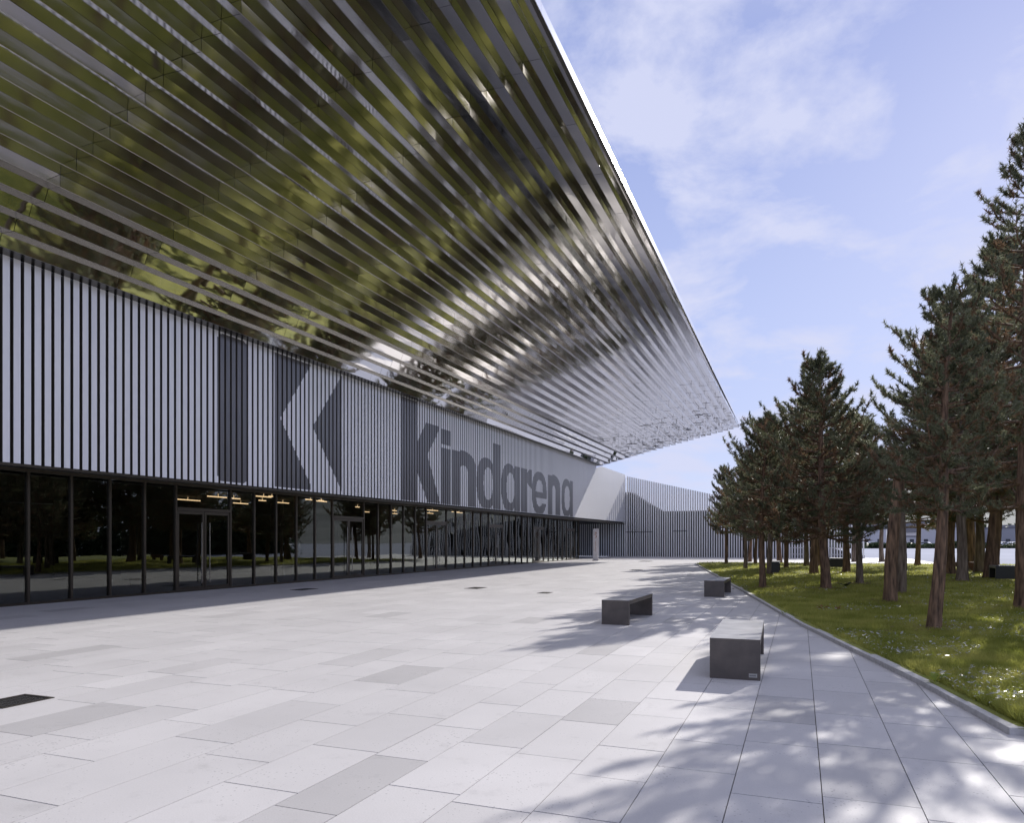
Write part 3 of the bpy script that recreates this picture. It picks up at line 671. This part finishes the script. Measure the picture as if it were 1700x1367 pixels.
# ------------------------------------------------------------------ pines
def make_trunk(seed, H, r0, lean=(0, 0), flare=0.0, top_r=None, cut=False, nseg=36, rows=110, mt='bark'):
    rg = np.random.RandomState(seed); ph_ = rg.rand(8) * 6.28
    zs = np.linspace(-.15, H, rows); th = np.linspace(0, 2 * math.pi, nseg, endpoint=False)
    V = []
    for z in zs:
        u = max(z, 0) / H; r = r0 * (1 - u) ** .8 + .012 if not cut else r0 * (1 - .18 * u)
        r *= 1 + flare * math.exp(-max(z, 0) / .25)
        cx_ = lean[0] * u + .05 * math.sin(z * .8 + ph_[0]) * min(1, max(z, 0)); cy_ = lean[1] * u + .05 * math.sin(z * .7 + ph_[1]) * min(1, max(z, 0))
        tw_ = .25 * math.sin(z * 1.3 + ph_[2]) + .12 * math.sin(z * 5.1 + ph_[3])
        rid = .055 * np.abs(np.sin(th * 6 + tw_ * 3 + ph_[4])) + .04 * np.abs(np.sin(th * 10 - tw_ * 5 + ph_[5])) + .03 * np.sin(th * 3 + z * 2.2) + .025 * np.sin(th * 15 + z * 9 + ph_[6])
        rr = r * (.95 + rid)
        V.append(np.stack([cx_ + rr * np.cos(th), cy_ + rr * np.sin(th), np.full(nseg, z)], 1))
    V = np.concatenate(V); F = [(k * nseg + j, k * nseg + (j + 1) % nseg, (k + 1) * nseg + (j + 1) % nseg, (k + 1) * nseg + j) for k in range(rows - 1) for j in range(nseg)]
    def centre(z):
        u = max(z, 0) / H; return Vector((lean[0] * u + .05 * math.sin(z * .8 + ph_[0]) * min(1, max(z, 0)), lean[1] * u + .05 * math.sin(z * .7 + ph_[1]) * min(1, max(z, 0)), z)), (r0 * (1 - u) ** .8 + .012)
    return V, F, centre
def make_pine(seed, H, r0, h0, Rm, nb=78, tw=14, nn=44, lean=(0, 0), dens=1.0, brown=.25, mt='bark', flare=.25, nl=.11, asym=None, prof=.85):
    rg = np.random.RandomState(seed + 100)
    V, F, cen = make_trunk(seed, H, r0, lean, flare)
    mb = MB(); mb.v = [tuple(v) for v in V]; mb.f = F; mb.m = [0] * len(F)
    NP, ND, NS_, NB = [], [], [], []
    for i in range(nb):
        u = (i // 5 + .25 * rg.rand()) / (nb / 5.0); u = min(u, 1) ** .92
        z = h0 + (H - h0 - .15) * u; c, rt = cen(z)
        az = i * 2.399 + rg.randn() * .35 + 6.28 / 5 * (i % 5) * .0
        Rr = Rm * (min(1, .62 + u * 2.2)) * (1 - u) ** prof + .22
        Rr *= rg.uniform(.55, 1.2) * (1 + .28 * math.sin(az * 2 + z * 1.1 + seed) * math.cos(az + z * .7))
        if asym: Rr *= 1 + asym[1] * math.cos(az - asym[0])
        el = R(rg.uniform(-12, 14) + 30 * u * u)
        P = []; K = 5
        for s in np.linspace(0, 1, K):
            e = el + R(14) * s * s
            rr = Rr * s
            P.append(Vector((c.x + math.cos(az + .12 * math.sin(s * 3 + i)) * rr * math.cos(e * .8), c.y + math.sin(az + .12 * math.sin(s * 3 + i)) * rr * math.cos(e * .8), c.z + rr * math.sin(e) - .12 * rr * math.sin(s * 3.1) * (1 - u))))
        br = min(.045, rt * .45) * (1 - .3 * u)
        mb.tube(P, [br * (1 - .8 * s) + .004 for s in np.linspace(0, 1, K)], 5, cap=False)
        ntw = max(4, int(tw * (0.45 + Rr / Rm * .8)))
        for k in range(ntw):
            s = .22 + .78 * (k + rg.rand() * .9) / ntw; s = min(s, 1.0)
            q = s * (K - 1); j = min(int(q), K - 2); p0 = P[j].lerp(P[j + 1], q - j); dirb = (P[j + 1] - P[j]).normalized()
            side = 1 if k % 2 else -1
            lat = Vector((-dirb.y, dirb.x, 0)).normalized() * side
            d = (dirb * rg.uniform(.5, 1.0) + lat * rg.uniform(.2, 1.0) * (0.3 if s > .95 else 1) + Vector((0, 0, rg.uniform(-.25, .45 + .3 * u)))).normalized()
            ln = rg.uniform(.18, .46) * (1.15 - .4 * s) * (.75 + .5 * (1 - u))
            d2 = (d + Vector((0, 0, .15 + .5 * u))).normalized()
            m_ = p0 + d * ln * .55; t_ = m_ + d2 * ln * .5
            mb.tube([p0, m_, t_], [.008, .006, .003], 3, cap=False)
            isb = (rg.rand() < brown * (1.7 - 1.3 * s) * (1.35 - u))
            n_ = int(nn * rg.uniform(.6, 1.3) * dens)
            a = rg.rand(n_); p0a, ma, ta = (np.array(x) for x in (p0, m_, t_))
            a = np.where(a < .6, .55 + .45 * a / .6, .15 + a * .4)
            base = np.where((a < .55)[:, None], p0a + (ma - p0a) * (a / .55)[:, None], ma + (ta - ma) * ((a - .55) / .45)[:, None])
            dd = rg.randn(n_, 3) * .75 + np.array(d2) * .55
            dd /= np.linalg.norm(dd, axis=1)[:, None]
            NP.append(base); ND.append(dd); NS_.append(rg.uniform(.6, 1.25, n_) * nl); NB.append(np.full(n_, 1 if isb else 0))
    for k in range(6):     # upright candles on the leader
        c, rt = cen(H - .5 * k / 6); n_ = 60; dd = rg.randn(n_, 3) * .4 + np.array([0, 0, 1.0]); dd /= np.linalg.norm(dd, axis=1)[:, None]
        NP.append(np.array(c) + rg.randn(n_, 3) * np.array([.03, .03, .1])); ND.append(dd); NS_.append(np.full(n_, nl)); NB.append(np.zeros(n_))
    P = np.concatenate(NP); D = np.concatenate(ND); S = np.concatenate(NS_); B = np.concatenate(NB); n_ = len(P)
    sd_ = np.cross(D, rg.randn(n_, 3)); sd_ /= np.linalg.norm(sd_, axis=1)[:, None] + 1e-9
    w = (.012 * S / nl)[:, None]
    VV = np.empty((n_, 3, 3)); VV[:, 0] = P - sd_ * w; VV[:, 1] = P + sd_ * w; VV[:, 2] = P + D * S[:, None]
    root = empty('pine_tree')
    tr_ = mb.build('trunk', [mt], root, smooth=True)
    cr_ = np_mesh('crown', VV.reshape(-1, 3), np.arange(n_ * 3).reshape(-1, 3), ['needle', 'needle_brown'], root, mi=B)
    return root
VAR = {
 'A': make_pine(1, 7.7, .14, 1.7, 2.9, nb=110, tw=20, nn=54, lean=(-.25, 0), prof=.85, nl=.115, brown=.3),
 'B': make_pine(2, 6.0, .115, 1.9, 2.3, nb=72, tw=17, nn=50, lean=(.15, .1), nl=.12, brown=.3, prof=.75),
 'C': make_pine(3, 11.9, .16, 2.4, 3.2, nb=100, tw=19, nn=40, lean=(.2, .1), brown=.38, nl=.12, prof=.72, asym=(0.0, .22)),
 'D': make_pine(4, 8.3, .15, 2.9, 1.75, nb=70, tw=16, nn=60, lean=(.45, 0), brown=.25, nl=.10, prof=.5, flare=.14),
 'E': make_pine(5, 6.8, .125, 2.3, 2.3, nb=75, tw=17, nn=50, lean=(0, 0), mt='bark_grey', nl=.12, prof=.7, brown=.3),
}
used = set()
def place_tree(v, px, py, width_px, H, label, rz=0.0, group='pines of the grove', rfac=1.0):
    g0 = ground(px, py, .25)
    for _ in range(3): g0 = ground(px, py, zl(g0.x, g0.y))
    t_ = (CAMH - g0.z) * FPX / (py - HOR); H = (HOR - H) / FPX * t_ + CAMH - g0.z      # H given as the pixel row of the tree top
    put_tree(v, g0.x, g0.y, H, label, rz, group, 0, rfac)
BASE = {'A': (7.7,), 'B': (6.0,), 'C': (11.9,), 'D': (8.3,), 'E': (6.8,)}
def put_tree(v, x, y, H, label, rz=0.0, group='pines of the grove', wid=None, rfac=1.0):
    o = VAR[v] if v not in used else copy_tree(VAR[v])
    used.add(v)
    o.location = (x, y, zl(x, y) - .02); o.rotation_euler = (0, 0, rz); s = H / BASE[v][0]; o.scale = (s * rfac, s * rfac, s)
    tag(o, label, 'pine tree', group)
    return o
T = [
 ('D', 1550, 1046, 37, 470, 'big pine with the thickest ridged trunk, nearest the kerb', 0.0, 0.95),
 ('C', 1699, 1011, 16, 200, 'tallest pine with a dark trunk at the right edge of the photo', 0.4, 1.0),
 ('A', 1371, 978.6, 15, 590, 'pine with the pointed crown rising highest in the middle of the grove', 0.0, 1.0),
 ('B', 1266, 977, 13, 690, 'pale-trunked pine closest to the third bench', 0.6, .85),
 ('E', 1427, 969.5, 10, 700, 'slim straight pine with a light grey trunk right of the pointed one', 2.0, 1.0),
 ('B', 1206, 936, 6, 775, 'leftmost pine of the grove in front of the slatted wall', 2.9, .72),
 ('E', 1237.5, 945, 6, 760, 'thin grey pine second from the left end of the grove', 1.1, .85),
 ('B', 1245, 932, 5, 770, 'thin pine half hidden behind the second trunk from the left', 4.4, .8),
 ('A', 1254, 936, 5, 745, 'thin dark pine just left of the pale-trunked pine', 3.3, .7),
 ('E', 1278, 954, 7, 705, 'pine standing just behind the pale-trunked pine', 5.0, .9),
 ('B', 1294, 934.5, 6, 730, 'thin brown pine right of the first black bench', 1.9, .9),
 ('A', 1305, 943.5, 6, 715, 'dark slim pine between the first black bench and the handrail', 0.9, .75),
 ('E', 1339, 940, 6, 720, 'pine with a dark trunk in front of the start of the handrail', 2.2, .9),
 ('B', 1351, 954, 9, 660, 'dark pine just left of the pointed pine', 3.7, 1.0),
 ('A', 1359, 940, 6, 700, 'pine showing narrowly behind the dark one left of the pointed pine', 5.5, .8),
 ('B', 1405, 951, 8, 690, 'dark pine beside the black bench by the handrail', .2, 1.0),
 ('E', 1418, 932, 7, 740, 'far pine behind the slim grey trunk near the end of the slats', 4.1, .9),
 ('E', 1464, 932, 7, 745, 'lone far pine seen against the bright ground left of the cut trunks', 3.0, .95),
 ('B', 1523, 939, 8, 740, 'far pine between the cut trunks and the thick ridged pine', 5.3, 1.0),
 ('A', 1577, 954, 10, 520, 'pine partly hidden just right of the thick ridged trunk', 4.0, .9),
 ('E', 1597, 966, 8, 520, 'thin leaning pine right of the thick ridged trunk', 1.5, .9),
 ('B', 1613, 946.5, 9, 560, 'left one of two slender far pines right of the timber seat', 2.4, .95),
 ('E', 1625, 951, 10, 580, 'right one of two slender far pines right of the timber seat', 5.9, .95),
 ('A', 1646, 960, 18, 400, 'stout pine just left of the wide black bench', 2.6, .95),
]
for v, px, py, w, H, lab, rz, rf_ in T: place_tree(v, px, py, w, H, lab, rz, rfac=rf_)
rh = random.Random(3)
off = [(9.8, 25, 'A', 8), (10.5, 32, 'E', 8), (13, 38, 'A', 8), (14, 26, 'B', 7.2), (16, 33, 'E', 8), (12, 17, 'E', 8), (18, 41, 'A', 9), (19, 21, 'A', 8), (22, 30, 'B', 7), (16, 12, 'B', 7.5), (24, 40, 'C', 9)]
for x, y, v, H in off: put_tree(v, x, y, H, 'pine standing in the grove beyond the right edge of the photo', rh.random() * 6.28, 'pines beyond the right edge')
# cut bare trunks
def bare(px, py, ytop, wpx, mt, label, seed, lean):
    g0 = ground(px, py, .25)
    for _ in range(3): g0 = ground(px, py, zl(g0.x, g0.y))
    t_ = (CAMH - g0.z) * FPX / (py - HOR); H = (HOR - ytop) / FPX * t_ + CAMH - g0.z; r = wpx / FPX * t_ / 2
    V, F, cen = make_trunk(seed, H, r * .98, lean, .18, cut=True)
    root = empty('bare_tree_trunk', g0); mb = MB(); mb.v = [tuple(v) for v in V]; mb.f = F; mb.m = [0] * len(F); mb.build('stem', mt, root, smooth=True)
    cmb_ = MB(); c, rt = cen(H); n = 24; cmb_.poly([(c.x + r * .80 * math.cos(a), c.y + r * .80 * math.sin(a), H - .004) for a in np.linspace(0, 6.283, n + 1)[:-1]]); cmb_.build('cut_top', 'cutwood', root)
    if seed == 31:
        k = MB(); k.tube([(r * .6, -r * .2, H - .1), (r * 2.2, -r * .3, H - .06)], [.02, .008], 5); k.build('branch_stub', mt, root)
    tag(root, label, 'tree trunk', 'cut bare trunks')
bare(1478, 1000, 757, 20, 'bark', 'bare brown trunk with a flat cut top, no crown, left of the thick pine', 30, (.22, 0))
bare(1495, 986, 795, 15, 'bark_grey', 'greyer cut bare trunk standing right behind the brown one', 31, (.05, 0))

# ------------------------------------------------------------------ grass, leaves, weeds
rg = np.random.RandomState(9)
def scatter(nmax, y0, y1, powr, xmaxf):
    u = rg.rand(nmax); y = (y0 ** (1 - powr) + u * (y1 ** (1 - powr) - y0 ** (1 - powr))) ** (1 / (1 - powr))
    kxv = np.interp(y, [7.1, 9.15, 14.8, 52.1], [1.67, 1.31, .07, -6.77]); xm = np.minimum(0.30 * y + 1.5, 16); xm = np.maximum(xm, kxv + .5)
    x = kxv + .09 + rg.rand(nmax) * (xm - kxv)
    return x, y
zlv = np.vectorize(zl)
def blades(n, hmin, hmax, wid, name, mts, label, powr=1.6, tilt=.45, y0=7.15, y1=54):
    x, y = scatter(n, y0, y1, powr, 1); z = zlv(x, y)
    cl = .5 + .5 * np.sin(x * 3.1 + np.sin(y * 2.3)) * np.cos(y * 2.7 + x)
    h = (hmin + (hmax - hmin) * rg.rand(n)) * (.6 + .7 * cl); a = rg.rand(n) * 6.283; tl = rg.randn(n, 2) * tilt
    sc_ = 1 + y / 18
    dx, dy = np.cos(a) * wid * sc_, np.sin(a) * wid * sc_
    VV = np.empty((n, 3, 3)); VV[:, 0] = np.stack([x - dx, y - dy, z - .01], 1); VV[:, 1] = np.stack([x + dx, y + dy, z - .01], 1); VV[:, 2] = np.stack([x + tl[:, 0] * h, y + tl[:, 1] * h, z + h], 1)
    o = np_mesh(name, VV.reshape(-1, 3), np.arange(n * 3).reshape(-1, 3), mts); tag(o, label, 'grass', kind='stuff'); return o
blades(260000, .035, .10, .0045, 'grass', ['grass'], 'short green grass growing under the pines')
def leaves(n, s0, s1, name, mts, label, powr, patchy=True, lift=.05, flat=.5):
    x, y = scatter(n * 3, 7.3, 45, powr, 1)
    if patchy:
        f = np.sin(x * 1.7 + 1.1 * np.sin(y * .9)) * np.sin(y * 1.1 + .7 * x); keep = f > .15; x, y = x[keep][:n], y[keep][:n]
    else: x, y = x[:n], y[:n]
    n = len(x); z = zlv(x, y) + lift * (0.5 + rg.rand(n)); s = s0 + (s1 - s0) * rg.rand(n) ** 2
    a = rg.rand(n) * 6.283; u = np.stack([np.cos(a), np.sin(a), rg.randn(n) * flat * .6], 1) * s[:, None]; v = np.stack([-np.sin(a), np.cos(a), rg.randn(n) * flat * .6], 1) * (s * .5)[:, None]
    c = np.stack([x, y, z], 1); VV = np.empty((n, 4, 3)); VV[:, 0] = c - u; VV[:, 1] = c + v; VV[:, 2] = c + u; VV[:, 3] = c - v
    o = np_mesh(name, VV.reshape(-1, 3), np.arange(n * 4).reshape(-1, 4), mts); tag(o, label, 'leaves', kind='stuff')
leaves(5200, .014, .042, 'pale_leaves', ['pale_leaf'], 'leaves with painted pale glints and small white flowers scattered in the grass', 1.3)
leaves(5200, .012, .035, 'clover_leaves', ['weed'], 'low yellow green clover and weed leaves in the grass', 1.2)
ring = []
for o_ in list(COL.objects):
    if o_.name.startswith(('pine_tree', 'bare_tree_trunk')) and o_.location.y < 40 and o_.location.x < 9: ring.append((o_.location.x, o_.location.y))
PX = []
for x_, y_ in ring:
    n_ = 260; rr2 = .16 + np.abs(rg.randn(n_)) * .38; a_ = rg.rand(n_) * 6.283; PX.append(np.stack([x_ + rr2 * np.cos(a_), y_ + rr2 * np.sin(a_)], 1))
PX = np.concatenate(PX); n_ = len(PX); zz_ = zlv(PX[:, 0], PX[:, 1]) + .012 + .03 * rg.rand(n_); a_ = rg.rand(n_) * 6.283; s_ = .025 + .035 * rg.rand(n_)
c_ = np.stack([PX[:, 0], PX[:, 1], zz_], 1); u_ = np.stack([np.cos(a_) * s_, np.sin(a_) * s_, rg.randn(n_) * .006], 1); v_ = np.stack([-np.sin(a_) * s_ * .3, np.cos(a_) * s_ * .3, rg.randn(n_) * .004], 1)
VV = np.empty((n_, 4, 3)); VV[:, 0] = c_ - u_; VV[:, 1] = c_ + v_; VV[:, 2] = c_ + u_; VV[:, 3] = c_ - v_
tag(np_mesh('needle_litter', VV.reshape(-1, 3), np.arange(n_ * 4).reshape(-1, 4), ['needle_brown']), 'brown needle and twig litter lying round the feet of the trunks', 'litter', kind='stuff')
def weed(px, py, n, ln, mt, label, seed, nm='weed_plant', wd=.22, up=(.5, 1.0)):
    g0 = ground(px, py, .2)
    for _ in range(3): g0 = ground(px, py, zl(g0.x, g0.y))
    r_ = random.Random(seed); root = empty(nm, (g0.x, g0.y, zl(g0.x, g0.y)))
    for i in range(n):
        a = r_.random() * 6.28 if n > 2 else (2.7 if i else .8); L_ = ln * r_.uniform(.7, 1.1); e0 = r_.uniform(*up); m = MB(); K = 6; prev = None
        d = Vector((math.cos(a), math.sin(a), 0)); sd_ = Vector((-d.y, d.x, 0))
        for k in range(K + 1):
            s = k / K; c = d * L_ * s * math.cos(e0) + Vector((0, 0, L_ * (s * math.sin(e0) - .35 * s * s)))
            w = L_ * wd * (math.sin(math.pi * min(1, max(.06, (s - .15) / .85))) ** .7 if s > .15 else .08) 
            cur = (c - sd_ * w + Vector((0, 0, w * .3)), c, c + sd_ * w + Vector((0, 0, w * .3)))
            if prev: m.quad(prev[0], prev[1], cur[1], cur[0]); m.quad(prev[1], prev[2], cur[2], cur[1])
            prev = cur
        m.build('leaf', mt, root, smooth=True)
    tag(root, label, 'plant')
weed(1552, 1133, 3, .22, 'weed', 'broad yellow green leaves of a dock plant beside the near kerb', 3, up=(.7, 1.1))
weed(1604, 1143, 4, .11, 'weed', 'small yellow green weed right of the broad dock leaves', 4)
weed(1636, 1162, 4, .10, 'weed', 'tiny yellow weed near the right edge of the lawn', 8)
weed(1492, 1063, 7, .16, 'weed', 'tuft of bright green leaves left of the thick pine trunk', 5, wd=.12)
weed(1405, 975, 9, .32, 'hedge', 'low dark green bushy plant right of the pointed pine trunk', 6)
weed(1365, 1013, 9, .22, 'rust_leaf', 'withered rusty brown fern on the lawn, left of the pair', 12, nm='withered_fern', wd=.12)
weed(1390, 1015, 8, .20, 'rust_leaf', 'withered rusty brown fern on the lawn, right of the pair', 13, nm='withered_fern', wd=.12)
weed(1300, 1020, 6, .18, 'weed', 'thin weeds creeping over the kerb stones', 14, wd=.06)

# ------------------------------------------------------------------ far background
def far_house(x, y, w, d, h, wall, label, rz=0, roof='rooftile', flat=False, nm='far_building', rows=1):
    r = empty(nm, (x, y, -.05), rz); m = MB(); m.box(-w / 2, w / 2, -d / 2, d / 2, 0, h); m.build('wall', wall, r)
    m = MB()
    if flat: m.box(-w / 2 - .2, w / 2 + .2, -d / 2 - .2, d / 2 + .2, h + .002, h + .35)
    else:
        rh_ = min(w, d) * .32
        m.poly([(-w / 2 - .3, -d / 2 - .3, h), (w / 2 + .3, -d / 2 - .3, h), (w / 2 + .3, 0, h + rh_), (-w / 2 - .3, 0, h + rh_)]); m.poly([(-w / 2 - .3, 0, h + rh_), (w / 2 + .3, 0, h + rh_), (w / 2 + .3, d / 2 + .3, h), (-w / 2 - .3, d / 2 + .3, h)])
        m.poly([(-w / 2, -d / 2, h + .001), (-w / 2, 0, h + rh_), (-w / 2, d / 2, h + .001)]); m.poly([(w / 2, -d / 2, h + .001), (w / 2, 0, h + rh_), (w / 2, d / 2, h + .001)])
    m.build('roof', roof, r)
    n_ = max(2, int(w / 3.2))
    for q in range(rows):
        for i in range(n_):
            m = MB(); xx = -w / 2 + (i + .5) * w / n_; m.box(xx - .6, xx + .6, -d / 2 - .03, -d / 2 - .003, 1.0 + q * 3, 2.3 + q * 3); m.build('window', 'window_dark', r)
    tag(r, label, 'building'); return r
desc = ['pale low warehouse far off left of the cut trunks', 'grey shed far off behind the lone far pine', 'white gabled house far off between the cut trunks and the thick pine', 'long grey building far off behind the far pine right of the cut trunks', 'pale building far off right of the thick pine', 'white low building far off behind the slender pair', 'grey gabled house far off left of the stout pine', 'pale long building far off above the wide black bench', 'small white house far off on the lower slope of the hill', 'grey block far off at the right edge']
rr_ = random.Random(21)
for i, (px, tt) in enumerate(((1440, 230), (1470, 260), (1512, 240), (1535, 270), (1575, 235), (1600, 255), (1630, 245), (1668, 225), (1655, 330), (1695, 300))):
    p_ = at(px, 899, tt); far_house(p_.x, p_.y, rr_.uniform(9, 20), 8, rr_.uniform(3, 6.5), rr_.choice(['render_pale', 'render_grey', 'render_pale']), desc[i], rz=rr_.uniform(-.3, .3), flat=rr_.random() < .4)
def car(x, y, rz, mt, label):
    r = empty('parked_car', (x, y, -.05), rz)
    prof = [(-2.1, .35), (-2.15, .75), (-1.9, .95), (-1.2, 1.0), (-.7, 1.42), (.7, 1.45), (1.35, 1.0), (2.0, .85), (2.15, .6), (2.1, .3)]
    m = MB(); m.poly([(a, -.85, b) for a, b in prof][::-1]); m.poly([(a, .85, b) for a, b in prof])
    for (a, b), (c, d) in zip(prof, prof[1:] + prof[:1]): m.quad((a, -.85, b), (a, .85, b), (c, .85, d), (c, -.85, d))
    m.build('body', mt, r)
    m = MB()
    for s in (-1, 1): m.poly([(-.95, s * .86, 1.02), (1.15, s * .86, 1.02), (.6, s * .86, 1.38), (-.62, s * .86, 1.36)])
    m.build('side_windows', 'window_dark', r)
    for (a, s) in ((-1.35, -1), (1.35, -1), (-1.35, 1), (1.35, 1)):
        m = MB(); m.tube([(a, s * .7, .33), (a, s * .88, .33)], [.33, .33], 14); m.build('wheel', 'tyre', r)
    tag(r, label, 'car', 'cars parked in the far distance')
cl = ['white car far off seen left of the cut trunks', 'dark car far off seen between the cut trunks and the far pine', 'white car far off just right of the far pine', 'red car far off right of the thick pine', 'white car far off left of the slender pair', 'dark car far off between the slender pair and the stout pine', 'white van-like car far off right of the stout pine', 'pale car far off near the right edge']
for i, (px, tt, mt) in enumerate(((1448, 178, 'car_white'), (1508, 185, 'car_dark'), (1536, 180, 'car_white'), (1572, 176, 'car_red'), (1606, 182, 'car_white'), (1636, 180, 'car_dark'), (1662, 174, 'car_white'), (1681, 178, 'car_white'))):
    p_ = at(px, 899, tt); car(p_.x, p_.y, rr_.uniform(-.6, .9), MT[mt], cl[i])
# hedge line and wooded hill
def bush_row(name, pts, h, w, n, s, label, mt='hedge', kind='stuff', cat='hedge'):
    rg2 = np.random.RandomState(len(label)); u = rg2.rand(n) * (len(pts) - 1); j = np.minimum(u.astype(int), len(pts) - 2); f = (u - j)[:, None]; P = np.array(pts, float)
    base = P[j] * (1 - f) + P[j + 1] * f; hh = h * (.6 + .4 * np.sin(u * 19) * np.sin(u * 47 + 1))
    c = np.stack([base[:, 0] + rg2.randn(n) * w * .4, base[:, 1] + rg2.randn(n) * w * .4, rg2.rand(n) * hh], 1)
    a_ = rg2.randn(n, 3); a_ /= np.linalg.norm(a_, axis=1)[:, None]; b2_ = np.cross(a_, rg2.randn(n, 3)); b2_ /= np.linalg.norm(b2_, axis=1)[:, None]
    VV = np.empty((n, 3, 3)); VV[:, 0] = c - a_ * s; VV[:, 1] = c + a_ * s; VV[:, 2] = c + b2_ * s * 1.6
    o = np_mesh(name, VV.reshape(-1, 3), np.arange(n * 3).reshape(-1, 3), [mt]); tag(o, label, cat, kind=kind)
a1, a2 = at(1380, 899, 165), at(1900, 899, 168)
bush_row('hedge', [(a1.x, a1.y), (a2.x, a2.y)], 1.5, 2.0, 14000, .28, 'low dark green hedge line at the far side of the pale ground')
a1, a2 = at(1300, 899, 290), at(1950, 899, 290)
bush_row('far_trees', [(a1.x, a1.y), ((a1.x + a2.x) / 2, (a1.y + a2.y) / 2 + 20), (a2.x, a2.y)], 9, 12, 16000, .9, 'far belt of dark trees behind the distant buildings', cat='trees')
hx = np.linspace(-60, 520, 70); hy = np.linspace(420, 900, 24); Vh = []
for y in hy:
    for x in hx:
        s = (y - 420) / 480; Vh.append((x, y, -2 + 62 * math.sin(s * 1.57) * (.75 + .25 * math.sin(x * .012 + 1.5)) + 5 * math.sin(x * .05 + y * .02) * s))
Fh = np.array([(r * 70 + c, r * 70 + c + 1, (r + 1) * 70 + c + 1, (r + 1) * 70 + c) for r in range(23) for c in range(69)])
tag(np_mesh('hill', np.array(Vh), Fh, ['hill'], smooth=True), 'low wooded hill on the horizon', kind='structure')
# across the street on the right: what the glass and the mirror soffit reflect
far_house(46, 34, 12, 46, 9, 'brick', 'dark brick block beyond the grove, mirrored in the glass doors', 0, flat=True, rows=2)
far_house(52, -12, 14, 36, 8, 'brick', 'second dark brick block further right beyond the grove', 0, flat=True, rows=2)
bush_row('street_trees', [(34, -20), (36, 20), (38, 66), (30, 80)], 8.5, 3.5, 60000, .22, 'dark belt of street trees beyond the grove, mirrored in the glass', cat='trees')
